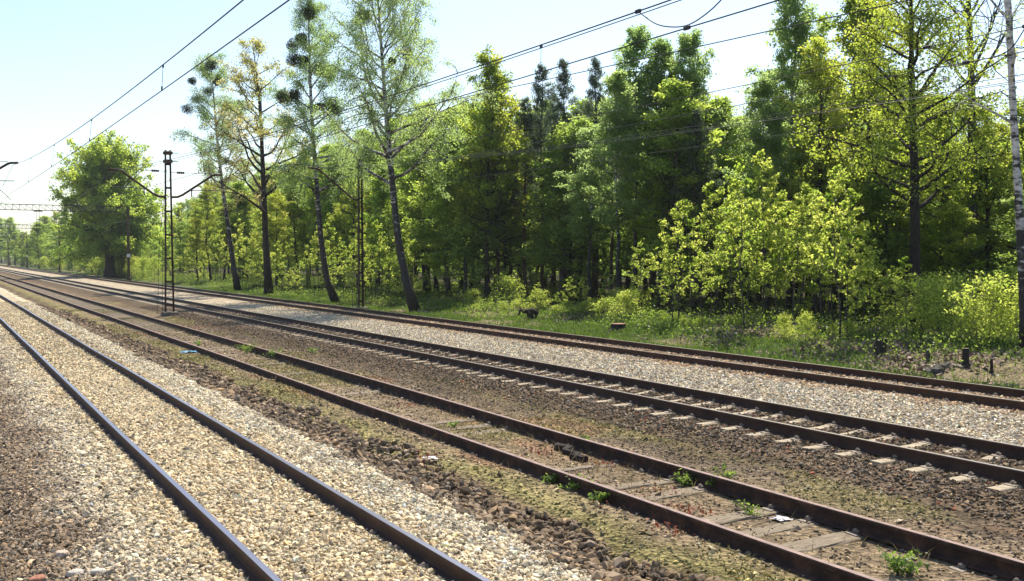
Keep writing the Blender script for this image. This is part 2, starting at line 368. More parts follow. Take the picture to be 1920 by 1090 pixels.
for ti, T in enumerate(TRK):
    t = thing("railway_track", labels[ti], "railway track", (T['x'], 0, T['z']-.171))
    ms, mt, sm = mats_t[ti]
    for s in (-1, 1): obj("rail", rail_mesh(ms, mt, ti*10+s+2, .03 if ti < 2 else .012), t, (s*G2, 0, 0))
    pitch = .6
    y0 = [4, 4, 5, 8][ti]
    Y = y0+np.arange(700)*pitch+rng.normal(0, .02, 700)
    keep = np.ones(700, bool)
    n_ind = 48 if ti == 0 else (90 if ti == 2 else 60)
    sl = sleeper_mesh(sm, 2.5, .26 if ti == 1 else .225, ti, ti == 1) if sm else None
    SLEEP[ti] = Y
    k = 0; rest = []
    for i in range(n_ind):
        if sl is not None:
            o = obj("sleeper", sl, t, (rng.normal(0, .02), Y[i], -.001 if ti != 1 else -.022+rng.normal(0, .010)-(.03 if rng.random() < .45 else 0)))
            o.rotation_euler = (rng.normal(0, .0 if ti != 1 else .06), rng.normal(0, .0 if ti != 1 else .008), rng.normal(0, .006 if ti != 1 else .05))
            par = o; off = 0
        else: par = t; off = Y[i]
        for s in (-1, 1): obj("rail_fastening", fm, par, (s*G2, off, 0))
    V, Q = [], []; c = 0
    # the remaining far fastenings and sleepers, one part each
    if sl is not None:
        mv = np.empty(len(sl.vertices)*3); sl.vertices.foreach_get("co", mv); mv = mv.reshape(-1, 3)
        far = Y[n_ind:420]
        b = MB()
        for yy in far: b.box((0, yy, -.066), (2.5, .24, .13), bev=.015)
        q = b.build("distant_sleepers", sm, t); q["kind"] = "stuff"
    b = MB()
    for yy in Y[n_ind:200]:
        for s in (-1, 1): b.box((s*G2, yy, .02), (.26, .09, .04))
    q = b.build("distant_fastenings", M['clip'], t); q["kind"] = "stuff"

# ------------------------------------------------------------------ overhead line masts and gantries
SUP = [-31.2, 50.8, 133, 214, 295, 376, 457]
def arm_part(t, tx, side, x_in, h_in, x_k, x_t, h_t):
    """sloped bracket tube with a level tip, tie rod with insulator, registration arm"""
    s = side
    b = MB(); b.tube([(s*.1, 0, h_in), (s*x_in, 0, h_in+.02), (s*(x_in+.25), 0, h_in+.14), (s*x_k, 0, h_t-.04), (s*(x_k+.12), 0, h_t), (s*x_t, 0, h_t+.02)], .055, 8)
    a = b.build("bracket_arm", M['rust_steel'], t, True)
    b = MB(); b.tube([(s*.1, 0, h_t+.03), (s*x_k, 0, h_t+.05)], .014, 5); b.build("tie_rod", M['wire'], a)
    b = MB(); b.disc_stack((s*.42, 0, h_t+.035), (s, 0, 0), [.03, .075, .035, .075, .035, .075, .035, .075, .03], .045); b.build("insulator", M['insul'], a)
    hx = (x_in+.25+x_k)/2; hz = (h_in+.14+h_t-.04)/2
    b = MB(); b.tube([(s*(hx-.35), 0, hz-.28), (s*(hx+1.05), 0, hz-.24)], .02, 5); b.tube([(s*(hx-.3), 0, hz-.6), (s*(hx-.3), 0, hz-.2)], .03, 6)
    b.tube([(s*(hx-.3), 0, hz-.58), (s*(hx+.5), 0, hz-.7), (s*(hx+.9), 0, 5.55)], .014, 5); b.build("registration_arm", M['wire'], a)
def lattice_mast(label, X, Y, H, arms, wb=.44, wt=.27, cable=True, heads=True, sign=None):
    g0 = float(gz(X, Y)); t = thing("overhead_line_mast", label, "mast", (X, Y, g0), 0, "lattice masts of the overhead line")
    H -= g0; arms = [(s, xi, hi-g0, xk, xt, ht-g0) for s, xi, hi, xk, xt, ht in arms]
    b = MB(); b.box((0, 0, .02), (.75, .6, .3), bev=.03); b.build("foundation", M['found'], t)
    for s in (-1, 1):
        b = MB(); P = []
        for k in range(2):
            z = .1 if k == 0 else H; x = s*(wb if k == 0 else wt)/2
            P += [(x-s*0, -.08, z), (x, .08, z), (x-s*.014, .08, z), (x-s*.014, -.08, z)]
        i = [0, 1, 2, 3]; Q = [(a, (a+1) % 4, 4+(a+1) % 4, 4+a) for a in i]+[(0, 1, 2, 3), (7, 6, 5, 4)]
        b.add(P, Q)
        for y in (-.08, .08):     # channel flanges
            P = []
            for k in range(2):
                z = .1 if k == 0 else H; x = s*(wb if k == 0 else wt)/2+s*.003
                P += [(x, y-.006, z), (x, y+.006, z), (x-s*.06, y+.006, z), (x-s*.06, y-.006, z)]
            b.add(P, Q)
        b.build("upright", M['rust_steel'], t)
    b = MB(); k = 0; z = .5
    while z < H-.3:
        wx = wb+(wt-wb)*z/H
        for y in (-.089, .089): b.box((0, y, z), (wx+.01, .008, .09))
        z += 1.15; k += 1
        if z < H-.3:
            wx2 = wb+(wt-wb)*z/H; e = 1 if k % 2 else -1
            b.bar((-e*wx/2, .0, z-1.1), (e*wx2/2, .0, z-.02), .012)
    b.build("batten_plates", M['rust_steel'], t)
    if heads:
        for zz in (H-.14, H-.55):
            b = MB(); b.box((0, 0, zz), (.42, .34, .17), bev=.04); b.tube([(.2, 0, zz), (.5, .02, zz+.02)], .018, 5); b.build("clamp_head", M['rust_steel'], t)
    else:
        b = MB(); b.tube([(0, 0, H-.05), (0, 0, H+.14)], .06, 8); b.box((0, 0, H-.35), (.36, .24, .3), bev=.03); b.build("clamp_head", M['rust_steel'], t)
    for (s, xi, hi, xk, xt, ht) in arms: arm_part(t, X, s, xi, hi, xk, xt, ht)
    if cable:
        for dx in (-.62, -.40):
            b = MB(); b.tube([(dx*.25, -.1, H-1.9), (dx*.8, -.25, H*.45), (dx, -.3, .1)], .011, 5); b.build("tension_cable", M['wire'], t)
    return t
lattice_mast("brown lattice mast with arms to both sides, between rusty siding and third track", 9.9, 50.8, 7.9,
             [(-1, .45, 5.6, 2.15, 2.78, 6.83), (1, .45, 5.6, 2.14, 2.62, 6.78)])
lattice_mast("slim lattice mast with one arm, standing against the wood beyond the farthest track", 20.6, 52.6, 8.1,
             [(-1, .3, 5.85, 2.4, 3.0, 7.5)], wb=.32, wt=.22, heads=False)
lattice_mast("mast at the left edge, only its arm tip over the nearest track shows", .6, 50.8, 7.9,
             [(1, .45, 5.7, 2.3, 2.72, 6.95)])
def gantry(label, Y, X0, X1, top, sign, group="gantries over all tracks"):
    t = thing("overhead_gantry", label, "gantry", (X1, Y, float(gz(X1, Y))), 0, group); g0 = float(gz(X1, Y)); W = X0-X1; top -= g0
    for x in (0, W):
        b = MB(); b.box((x, -.13, top/2), (.30, .025, top)); b.box((x, .13, top/2), (.30, .025, top)); b.box((x, 0, top/2), (.025, .24, top)); b.box((x, 0, .1), (.6, .6, .4), bev=.03)
        p = b.build("gantry_leg", M['brown_steel'], t)
        if sign and x == 0:
            b = MB(); b.box((-.02, -.18, 3.15), (.42, .03, .42), bev=.01); b.build("sign_plate", M['white'], p)
    b = MB()
    for y in (-.25, .25):
        for z in (top-.05, top-.72): b.box((W/2, y, z), (abs(W)+.3, .06, .06))
        n = int(abs(W)/.72); L = abs(W)/n
        for i in range(n):
            x = W+i*L; b.bar((x, y, top-.72), (x, y, top-.05), .022); b.bar((x, y, top-.05), (x+L, y, top-.72), .022)
    for i in range(0, n, 2):
        for z in (top-.05, top-.72): b.bar((W+i*L, -.25, z), (W+(i+1)*L, .25, z), .03)
    b.build("truss_beam", M['dark_steel'], t)
    for xx in (10.74, 3.15):
        x = xx-X1; b = MB(); b.box((x, 0, top-.82), (1.0, .3, .12), bev=.02)
        for d in (-.18, .18): b.tube([(x+d, 0, top-.8), (x+d, 0, top-3.1)], .02, 5)
        b.box((x, 0, top-3.1), (.6, .1, .1)); b.tube([(x-.1, 0, top-3.1), (x-.9, 0, top-3.3)], .02, 5)
        b.build("hanger", M['dark_steel'], t)
gantry("nearer lattice gantry spanning all tracks on the left, white plate on its brown leg", 133, -5, 21, 9.02, True)
gantry("second lattice gantry farther down the line, behind the first", 214, -5, 21, 8.9, True)
gantry("third gantry far down the line, tiny at the left edge", 295, -5, 21, 8.9, True)
gantry("fourth and farthest gantry at the left edge", 376, -5, 21, 8.9, False)
def wire_z(Y, hs, hm):
    Y = np.asarray(Y, float); z = np.zeros_like(Y)
    for a, b in zip(SUP[:-1], SUP[1:]):
        k = (Y >= a) & (Y <= b); u = (Y[k]-a)/(b-a)*2-1; z[k] = hm+(hs-hm)*u*u
    return z
WY = np.unique(np.concatenate([np.arange(-31.2, 60, 1.2), np.arange(60, 457, 4), SUP]))
WL = ["overhead wires of the nearest track, crossing the sky at the upper left",
      "overhead wires above the rusty siding, the steepest pair crossing the sky over the trees",
      "overhead wires of the third track, crossing the right half in front of the trees",
      "overhead wires of the farthest track, lowest pair before the trees at the right"]
for ti, T in enumerate(TRK):
    t = thing("overhead_line", WL[ti], "overhead line", (T['x'], 0, 0))
    up_ = [0, 0, .05, .28][ti]
    st = np.interp(WY, SUP, [.2*(-1)**i for i in range(len(SUP))])*(1 if ti != 3 else .6)
    zm = wire_z(WY, 6.85+up_+(.35 if ti == 3 else 0), 5.66+up_+[0, 0, -.06, .0][ti]); zc = wire_z(WY, 5.55+up_, 5.28+up_)
    b = MB(); b.tube(np.stack([st*.3, WY, zm], -1), .0095 if ti < 2 else .007, 5); b.build("messenger_wire", M['wire'], t, True)
    b = MB(); b.tube(np.stack([st, WY, zc], -1), .0085 if ti < 2 else .0065, 5); b.build("contact_wire", M['wire'], t, True)
    if ti in (1, 3):
        b = MB(); b.tube(np.stack([st*.3+.06, WY, zm+.035*np.cos(WY*.05)-.05], -1), .007, 4); b.build("auxiliary_wire", M['wire'], t, True)
    for yy in [16.4, 24.6, 32.8, 41, 58, 66, 75, 84]+([12.06] if ti == 1 else [])+([4.5] if ti > 1 else []):
        if ti > 0 and yy == 16.4: continue
        za = float(np.interp(yy, WY, zm)); zb_ = float(np.interp(yy, WY, zc)); x_ = float(np.interp(yy, WY, st))
        b = MB(); b.tube([(x_*.3, yy, za), (x_, yy, zb_)], .004, 4); b.box((x_, yy, zb_+.03), (.02, .04, .07)); b.box((x_*.3, yy, za-.02), (.02, .05, .05)); b.build("dropper", M['wire'], t)
    def jumper(pts, ti=ti):
        pts = np.array(pts, float); u = np.linspace(0, len(pts)-1, 26); k = np.arange(len(pts))
        P = np.stack([np.interp(u, k, pts[:, i]) for i in range(3)], -1)
        for _ in range(6): P[1:-1] = (P[:-2]+P[1:-1]*2+P[2:])/4
        b = MB(); b.tube(P, .008, 5); j = b.build("jumper_cable", M['wire'], t, True)
        for q in (pts[0], pts[-1], pts[len(pts)//2]):
            b = MB(); b.box(q, (.03, .11, .05), bev=.01); b.build("clamp", M['dark_steel'], j)
    f = lambda y: float(np.interp(y, WY, zm)); h = lambda y: float(np.interp(y, WY, zc)); sx = lambda y: float(np.interp(y, WY, st))
    if ti == 1: jumper([(0, 9.82, f(9.82)), (.05, 9.5, 5.42), (sx(8.91), 8.91, h(8.91)-.0), (.05, 8.5, 5.42), (0, 8.0, f(8.0))])
    if ti == 2: jumper([(0, 7.9, f(7.9)), (.1, 8.2, 5.35), (sx(8.77), 8.77, h(8.77)), (.1, 9.0, 5.3), (0, 9.4, f(9.4))])
for lb, x, fz, y1 in (("earth wire rising to the top of the double armed mast", 9.9, lambda Y: 5.67+.036*(Y-7.8)+.0002*(Y-7.8)**2, 50.8),
                      ("earth wire running along the wood to the top of the single armed mast", 20.6, lambda Y: 7.75-1.1*(1-((Y-12)/40.)**2).clip(0, 1), 52.6)):
    Yw = np.arange(-28, y1+.1, 1.0); b = MB(); b.tube(np.stack([np.full_like(Yw, x), Yw, fz(Yw)], -1), .008, 5)
    tag(b.build("earth_wire", M['wire'], None, True), lb, "wire")

# ------------------------------------------------------------------ ballast stones
PHI = (1+5**.5)/2
ICO = np.array([(-1, PHI, 0), (1, PHI, 0), (-1, -PHI, 0), (1, -PHI, 0), (0, -1, PHI), (0, 1, PHI), (0, -1, -PHI), (0, 1, -PHI), (PHI, 0, -1), (PHI, 0, 1), (-PHI, 0, -1), (-PHI, 0, 1)])/1.9
ICF = np.array([(0, 11, 5), (0, 5, 1), (0, 1, 7), (0, 7, 10), (0, 10, 11), (1, 5, 9), (5, 11, 4), (11, 10, 2), (10, 7, 6), (7, 1, 8), (3, 9, 4), (3, 4, 2), (3, 2, 6), (3, 6, 8), (3, 8, 9), (4, 9, 5), (2, 4, 11), (6, 2, 10), (8, 6, 7), (9, 8, 1)])
OCT = np.array([(1, 0, 0), (-1, 0, 0), (0, 1, 0), (0, -1, 0), (0, 0, 1), (0, 0, -1)], float)
OCF = np.array([(0, 2, 4), (2, 1, 4), (1, 3, 4), (3, 0, 4), (2, 0, 5), (1, 2, 5), (3, 1, 5), (0, 3, 5)])
def stones(name, X, Y, rad, colr, seed, ico=True, lift=.25, rgn=None):
    r = np.random.default_rng(seed); n = len(X)
    B, Fc = (ICO, ICF) if ico else (OCT, OCF)
    k = len(B)
    V = B[None]*(1+r.uniform(-.32, .32, (n, k, 1)))
    V = V*(rad[:, None, None]*np.stack([r.uniform(.8, 1.35, n), r.uniform(.75, 1.1, n), r.uniform(.5, .85, n)], -1)[:, None])
    q = r.normal(size=(n, 4)); q[:, 1:3] *= .45; q /= np.linalg.norm(q, axis=1)[:, None]
    w_, x, y, z = q.T
    R = np.stack([1-2*(y*y+z*z), 2*(x*y-z*w_), 2*(x*z+y*w_), 2*(x*y+z*w_), 1-2*(x*x+z*z), 2*(y*z-x*w_), 2*(x*z-y*w_), 2*(y*z+x*w_), 1-2*(x*x+y*y)], -1).reshape(n, 3, 3)
    V = np.einsum('nij,nkj->nki', R, V)
    Z = gz(X, Y)+rad*lift
    V = V+np.stack([X, Y, Z], -1)[:, None]
    Fa = (Fc[None]+(np.arange(n)*k)[:, None, None]).reshape(-1, 3)
    cc = np.repeat(colr[:, None], k, 1).reshape(-1, 3)
    return obj(name, mkmesh(name, V.reshape(-1, 3), [Fa], [M['stone']], cols=cc))
def scatter(x0, x1, y0, y1, dens, seed):
    r = np.random.default_rng(seed); n = int((x1-x0)*(y1-y0)*dens)
    return r.uniform(x0, x1, n), r.uniform(y0, y1, n), r
def visible(X, Y, m=60):
    dz = X*math.sin(YAW)+Y*math.cos(YAW); xc = X*math.cos(YAW)-Y*math.sin(YAW)
    u = 960+F*xc/np.maximum(dz, .1); v = 482+F*2.8/np.maximum(dz, .1)
    return (dz > 3) & (u > -m) & (u < 1920+m) & (v < 1090+m*2)
def offrail(X, d=.055):
    k = np.ones(len(X), bool)
    for T in TRK:
        for s in (-1, 1): k &= np.abs(X-T['x']-s*G2) > d
    return k
def tone(base, r, n, sp=.28, warm=.06):
    t = np.exp(r.normal(0, sp, (n, 1))); return np.clip(base*t*(1+r.normal(0, warm, (n, 1))*np.array([1, .2, -1.2])), .01, .8)
# near pale ballast
X, Y, r = scatter(.2, 5.7, 5, 27, 1150, 1)
k = visible(X, Y) & offrail(X, .085); X, Y = X[k], Y[k]
c = tone(zone_col(X, Y)*1.12, r, len(X), .3)
kk = r.random(len(X)) < .13; c[kk] *= .4
q = stones("pale_ballast_gravel", X, Y, np.clip(np.exp(r.normal(-3.9, .32, len(X))), .010, .05), c, 2, True, .25); tag(q, "pale cream crushed stone ballast around the nearest track", "gravel", kind="stuff")
X, Y, r = scatter(1.0, 5.6, 27, 70, 130, 3)
k = offrail(X); X, Y = X[k], Y[k]; c = tone(zone_col(X, Y)*1.1, r, len(X), .3)
q2 = stones("distant_pale_gravel", X, Y, r.uniform(.03, .055, len(X)), c, 4, False, .1); tag(q2, "pale ballast of the nearest track farther away", "gravel", kind="stuff")
# dark clods on the ballast shoulder
X, Y, r = scatter(5.05, 5.85, 5, 60, 160, 5); X = X+(fbm(Y*.8, Y*0, 9)-.5)*.5
k = visible(X, Y); X, Y = X[k], Y[k]; c = tone(np.repeat(BRN[None]*1.7, len(X), 0), r, len(X), .4)
q = stones("shoulder_rubble", X, Y, r.uniform(.02, .065, len(X))*np.where(r.random(len(X)) < .06, 1.5, 1), c, 6, True, .35); tag(q, "dark brown clods and stones along the edge of the pale ballast", "rubble", kind="stuff")
X, Y, r = scatter(.2, 1.5, 6, 30, 420, 7); k = visible(X, Y); X, Y = X[k], Y[k]; c = tone(np.repeat(np.array([[.21, .165, .115]]), len(X), 0), r, len(X), .5)
q = stones("brown_trackside_rubble", X, Y, r.uniform(.011, .034, len(X)), c, 8, True, .3); tag(q, "brown stones and soil crumbs in the lower left corner", "rubble", kind="stuff")
# pebbles in the siding
X, Y, r = scatter(5.8, 10.3, 5, 45, 170, 9); k = visible(X, Y) & offrail(X, .08); X, Y = X[k], Y[k]
k = (np.abs(X-7.45) > .7) | (r.random(len(X)) < .6); X, Y = X[k], Y[k]
c = tone(zone_col(X, Y)*1.15, r, len(X), .5)
q = stones("siding_pebbles", X, Y, r.uniform(.008, .028, len(X))*np.where(r.random(len(X)) < .05, 1.8, 1), c, 10, False, .3); tag(q, "small stones and soil crumbs on the ground of the rusty siding", "gravel", kind="stuff")
# dark ballast of the third track
X, Y, r = scatter(9.9, 13.75, 4, 60, 420, 11); k = visible(X, Y) & offrail(X, .06)
ys_ = SLEEP[2]; d = np.abs(((Y-5+.3) % .6)-.3); on = (d < .12) & (np.abs(X-12.24) < 1.25)
dr = np.minimum(np.abs(X-12.24-G2), np.abs(X-12.24+G2)); k &= (r.random(len(X)) < np.where(on, np.clip(1.25-dr*3.2, .08, .75)*(.4+fbm(X*2, Y*2, 5)), np.clip((X-9.7)/1.2, .25, 1))); X, Y = X[k], Y[k]
c = tone(np.repeat(DARK[None]*1.55, len(X), 0), r, len(X), .45, .1)
kk = r.random(len(X)) < .02; c[kk] = (.3, .1, .05)
q = stones("dark_ballast_gravel", X, Y, r.uniform(.018, .04, len(X)), c, 12, False, .3); tag(q, "dark brown ballast stones around the third track", "gravel", kind="stuff")
# grey and rust ballast between third and farthest track
X, Y, r = scatter(13.3, 19.3, 6, 60, 420, 13); k = visible(X, Y) & offrail(X, .06)
d = np.abs(((Y-8+.3) % .6)-.3); on = (d < .12) & (np.abs(X-17.46) < 1.25); k &= (r.random(len(X)) < np.where(on, .3, 1)); X, Y = X[k], Y[k]
c = tone(zone_col(X, Y)*1.15, r, len(X), .4, .08)
q = stones("grey_ballast_gravel", X, Y, r.uniform(.02, .042, len(X)), c, 14, False, .3); tag(q, "grey and rust tinted ballast between the third and the farthest track", "gravel", kind="stuff")

# ------------------------------------------------------------------ scattered blades and leaves (ground cover)
def leaves(P, size, r, axis=None, up_bias=.4, wd=.6, tint=None, spread=.25):
    n = len(P); a = r.normal(size=(n, 3))
    if axis is not None: a = a*.55+np.asarray(axis)
    a /= np.linalg.norm(a, axis=1)[:, None]
    nn = r.normal(size=(n, 3)); nn[:, 2] += up_bias*2
    b = np.cross(nn, a); b /= np.linalg.norm(b, axis=1)[:, None]+1e-9
    L = (size*r.uniform(.6, 1.4, n))[:, None]/2
    V = np.stack([P-a*L, P+b*L*wd-a*L*.1, P+a*L, P-b*L*wd-a*L*.1], 1)
    tn = np.clip((r.random(n) if tint is None else tint+r.normal(0, spread*.5, n)), 0, 1)
    return V.reshape(-1, 3), np.repeat(tn, 4)
def leaf_obj(name, V, t, m, parent=None):
    return obj(name, mkmesh(name, V, [np.arange(len(V)).reshape(-1, 4)], [m], attrs={"tint": t}), parent)
def blades(X, Y, h, r, wd=.014, lean=.5):
    n = len(X); z = gz(X, Y)-.01; B = np.stack([X, Y, z], -1)
    th = r.uniform(0, 2*math.pi, n); s = np.stack([np.cos(th), np.sin(th), np.zeros(n)], -1)*wd
    t = B+np.stack([r.normal(0, lean, n)*h, r.normal(0, lean, n)*h, h], -1)
    m_ = (B*.45+t*.55)+np.stack([0*h, 0*h, h*.12], -1)
    return np.stack([B-s, B+s, m_+s*.7, m_-s*.7], 1), np.stack([m_-s*.7, m_+s*.7, t+s*.1, t-s*.1], 1)
def blade_obj(name, X, Y, h, r, m, tint, **kw):
    a, b = blades(X, Y, h, r, **kw); V = np.concatenate([a, b]).reshape(-1, 3)
    t = np.clip(tint+r.normal(0, .2, len(X)), 0, 1); t = np.repeat(np.concatenate([t, t]), 4)
    return leaf_obj(name, V, t, m)
X, Y, r = scatter(19.2, 27, 8, 95, 170, 21)
pat = fbm(X*.6, Y*.3, 51); k = (r.random(len(X)) < np.clip(1.5-(pat-.4)*5, .1, 1)*np.clip((X-19.0)/.8, 0, 1)) & visible(X, Y, 100); X, Y = X[k], Y[k]
q = blade_obj("verge_grass", X, Y, r.uniform(.06, .2, len(X)), r, M['grass'], .5+.5*(fbm(X*.3, Y*.3, 77)-.5)*2, wd=.012)
tag(q, "green grass verge between the farthest track and the wood", "grass", kind="stuff")
X, Y, r = scatter(5.7, 9.9, 6, 60, 300, 23)
pat = fbm(X*.8, Y*.35, 31); k = (r.random(len(X)) < np.clip((pat-.55)*5, 0, 1)) & visible(X, Y) & offrail(X, .1); X, Y = X[k], Y[k]
q = blade_obj("siding_moss", X, Y, r.uniform(.02, .06, len(X)), r, M['moss'], .5+.5*(fbm(X*.7, Y*.7, 71)-.5)*2, wd=.012, lean=.8)
tag(q, "yellowish moss and dry grass patches along the rusty siding", "moss", kind="stuff")
X, Y, r = scatter(5.6, 10.2, 6, 50, 90, 29)
k = (r.random(len(X)) < np.clip((fbm(X*.9, Y*.5, 131)-.45)*4, .03, 1)) & visible(X, Y) & offrail(X, .1); X, Y = X[k], Y[k]
q = blade_obj("dry_grass", X, Y, r.uniform(.04, .17, len(X)), r, M['straw'], np.full(len(X), .5), wd=.004, lean=.6)
tag(q, "thin dry grass stalks along the rusty siding", "grass", kind="stuff")
# leafy undergrowth on the forest floor
X, Y, r = scatter(21.0, 44, 5, 150, 110, 25)
hn = fbm(X*.35, Y*.35, 61)
edge = np.clip((X-21.0-1.0*fbm(Y*.4, X*0, 5)*2)/.8, 0, 1)*np.where(X > 26, .5, 1)*np.where((X < 26) & (Y < 17), .35, 1)
k = (r.random(len(X)) < np.clip((hn-.3)*5, .15, 1)*edge) & visible(X, Y, 150); X, Y, hn = X[k], Y[k], hn[k]
Z = gz(X, Y)+r.random(len(X))**1.3*np.clip((hn-.3)*1.9, .08, .8)
V, t = leaves(np.stack([X, Y, Z], -1), .085, r, up_bias=.7, tint=np.clip(hn*.7, 0, 1))
q = leaf_obj("undergrowth", V, t, M['lf_low']); tag(q, "low leafy undergrowth covering the forest floor and bank", "undergrowth", kind="stuff")
# brown litter on the bank at the right
X, Y, r = scatter(20.6, 30, 8, 60, 90, 27)
pat = fbm(X*.5, Y*.35, 91); k = (r.random(len(X)) < np.clip((pat-.5)*7, 0, 1)) & visible(X, Y, 100); X, Y = X[k], Y[k]
V, t = leaves(np.stack([X, Y, gz(X, Y)+.02+r.random(len(X))*.05], -1), .13, r, up_bias=1.5)
cc = np.repeat(tone(np.repeat(np.array([[.21, .15, .12]]), len(X), 0), r, len(X), .4), 4, 0)
q = obj("dead_leaf_litter", mkmesh("dead_leaf_litter", V, [np.arange(len(V)).reshape(-1, 4)], [M['litter']], cols=cc)); tag(q, "brown dead leaves and chips on the bank", "leaf litter", kind="stuff")

# ------------------------------------------------------------------ trees
def interp_path(path, f):
    path = np.asarray(path, float); s = np.linspace(0, 1, len(path))
    return np.stack([np.interp(f, s, path[:, k]) for k in range(3)], -1)
def tree_mesh(seed, H, r0, path=None, base=.3, top=1.0, nl=34, L=lambda h: 2.5, el=lambda h: 40, curve=.0, nsub=7, sub=.5, droop=0,
              nleaf=14000, ls=.12, sc=.22, wd=.6, axis=None, tintn=.5, trunk_n=10, wob=.25, sides=8, weights=None, lr=.28, twigr=.006, clump=4, inner=.3, rtop=.12):
    r = np.random.default_rng(seed)
    f = np.linspace(0, 1, trunk_n+1)
    if path is None:
        P = np.stack([np.cumsum(np.r_[0, r.normal(0, wob, trunk_n)])*.5, np.cumsum(np.r_[0, r.normal(0, wob, trunk_n)])*.5, f*H], -1)
    else: P = interp_path(path, f)
    R = r0*((1-f)**.8*(1-rtop)+rtop*.35); R[0] *= 1.45
    if trunk_n >= 8: R[1] *= 1.05
    w_ = MB(); w_.tube(P, R, sides)
    cen, tints, wt = [], [], []
    az = r.uniform(0, 6.28)
    for i in range(nl):
        h = base+(top-base)*((i+r.random())/nl)**.9
        az += 2.4+r.normal(0, .35)
        p = interp_path(P, np.array([h]))[0]
        rr = np.interp(h, f, R)
        ll = L((h-base)/max(top-base, .01))*r.uniform(.75, 1.25); e = math.radians(el((h-base)/max(top-base, .01))+r.normal(0, 7))
        d = np.array([math.cos(az)*math.cos(e), math.sin(az)*math.cos(e), math.sin(e)])
        K = 6; pts = [p]; dd = d.copy()
        for k in range(K):
            dd = dd+np.array([0, 0, curve])+r.normal(0, .16, 3); dd /= np.linalg.norm(dd); pts.append(pts[-1]+dd*ll/K)
        pts = np.array(pts); lrr = min(rr*.6, lr*.09*ll+.012)
        w_.tube(pts, np.linspace(lrr, twigr*1.5, K+1), 5, cap=False)
        lt = r.normal(0, .18)
        for j in range(nsub):
            s = inner+(1-inner)*(j+r.random())/nsub; q = interp_path(pts, np.array([min(s, 1)]))[0]
            sd_ = dd*.7+r.normal(0, .75, 3); sd_ /= np.linalg.norm(sd_); sl = sub*ll*(1.25-s*.75)*r.uniform(.6, 1.3)
            sp = [q]; K2 = 4
            for k in range(K2):
                sd_ = sd_+np.array([0, 0, -droop])+r.normal(0, .2, 3); sd_ /= np.linalg.norm(sd_); sp.append(sp[-1]+sd_*sl/K2)
            sp = np.array(sp); w_.tube(sp, np.linspace(max(lrr*.35, twigr), twigr*.5, K2+1), 3, cap=False)
            for c_ in range(clump):
                cen.append(interp_path(sp, np.array([(c_+.3+r.random()*.7)/clump]))[0]); tints.append(lt+r.normal(0, .15)); wt.append(r.uniform(.2, 1)*(.5+sl))
    cen = np.array(cen); tints = np.array(tints); wt = np.array(wt)**1.2; wt /= wt.sum()
    ci = r.choice(len(cen), nleaf, p=wt)
    Pn = cen[ci]+r.normal(0, 1, (nleaf, 3))*sc*np.array([1, 1, .75])
    V, t = leaves(Pn, ls, r, axis=axis, wd=wd, tint=np.clip(tintn+tints[ci], 0, 1))
    return w_, (V, t), P
def mk_tree(name, label, cat, loc, wood, leaf, bark, lmat, rz=0, group=None, sc=1, extra=None):
    t = thing(name, label, cat, loc, rz, group); t.scale = (sc,)*3
    if isinstance(wood, MB): wood = wood.mesh("trunk", bark, True)
    o = obj("trunk", wood, t)
    if leaf is not None:
        if not isinstance(leaf, bpy.types.Mesh): leaf = mkmesh("crown", leaf[0], [np.arange(len(leaf[0])).reshape(-1, 4)], [lmat], attrs={"tint": leaf[1]})
        obj("crown", leaf, t)
    return t, wood, leaf
def img_path(pts, z, X0, Y0, depth_wander=0):
    """trunk bend: horizontal shift across the view for each photo point, at the tree's own distance"""
    out = []
    gz0 = float(gz(X0, Y0))
    px0, py0 = pts[0]
    for px, py in pts:
        s = (px-px0)/F*z
        out.append((s*math.cos(YAW), -s*math.sin(YAW), up(py, z)-gz0))
    return out
def resample(path, n):
    path = np.array(path); zz = np.linspace(path[0, 2], path[-1, 2], n); o = np.argsort(path[:, 2])
    return np.stack([np.interp(zz, path[o, 2], path[o, 0]), np.interp(zz, path[o, 2], path[o, 1]), zz], -1)
def mistletoe(parent, spots, z, X0, Y0, px0, seed):
    r = np.random.default_rng(seed); g0 = float(gz(X0, Y0))
    for (px, py, rp) in spots:
        R = rp/F*z; s = (px-px0)/F*z; dep = r.uniform(-1, 1)
        c = np.array([s*math.cos(YAW)+dep*math.sin(YAW), -s*math.sin(YAW)+dep*math.cos(YAW), up(py, z)-g0])
        n = 1700; d = r.normal(size=(n, 3)); d /= np.linalg.norm(d, axis=1)[:, None]
        P = c+d*(r.random((n, 1))**.5)*R*(1+.15*np.sin(d[:, :1]*4+px))*np.array([1, 1, .9])
        V, t = leaves(P, max(.09, R*.16), r, wd=.35)
        leaf_obj("mistletoe", V, t, M['lf_mist'], parent)

def place(px, py):
    X, Y, z = gp(px, py); g_ = float(gz(X, Y)); z = F*(CAM_H-g_)/(py-482); X, Y = at_z(px, z); return X, Y, z
# 1 - big leaning birch near the second mast
X, Y, z = place(779, 584)
path = resample(img_path([(779, 584), (762, 530), (747, 450), (736, 340), (728, 250), (721, 150), (712, 20), (706, -60)], z, X, Y), 15)
H = path[-1, 2]
wd_, lf, P = tree_mesh(101, H, .27, path, base=.36, nl=46, L=lambda h: 5.2*(1-h)**.5+.7, el=lambda h: 22+30*h, curve=.08, nsub=11, sub=.40, droop=.42, nleaf=80000, ls=.08, sc=.17, axis=(0, 0, -.8), tintn=.4, trunk_n=14, lr=.25)
t, _, _ = mk_tree("birch_tree", "tall leaning birch with rugged blackish white bark and drooping twigs, just behind the second mast", "birch tree", (X, Y, float(gz(X, Y))-.05), wd_, lf, M['birch'], M['lf_birch'])
mistletoe(t, [(684, 33, 15), (762, 95, 12), (738, 118, 8)], z, X, Y, 779, 1)
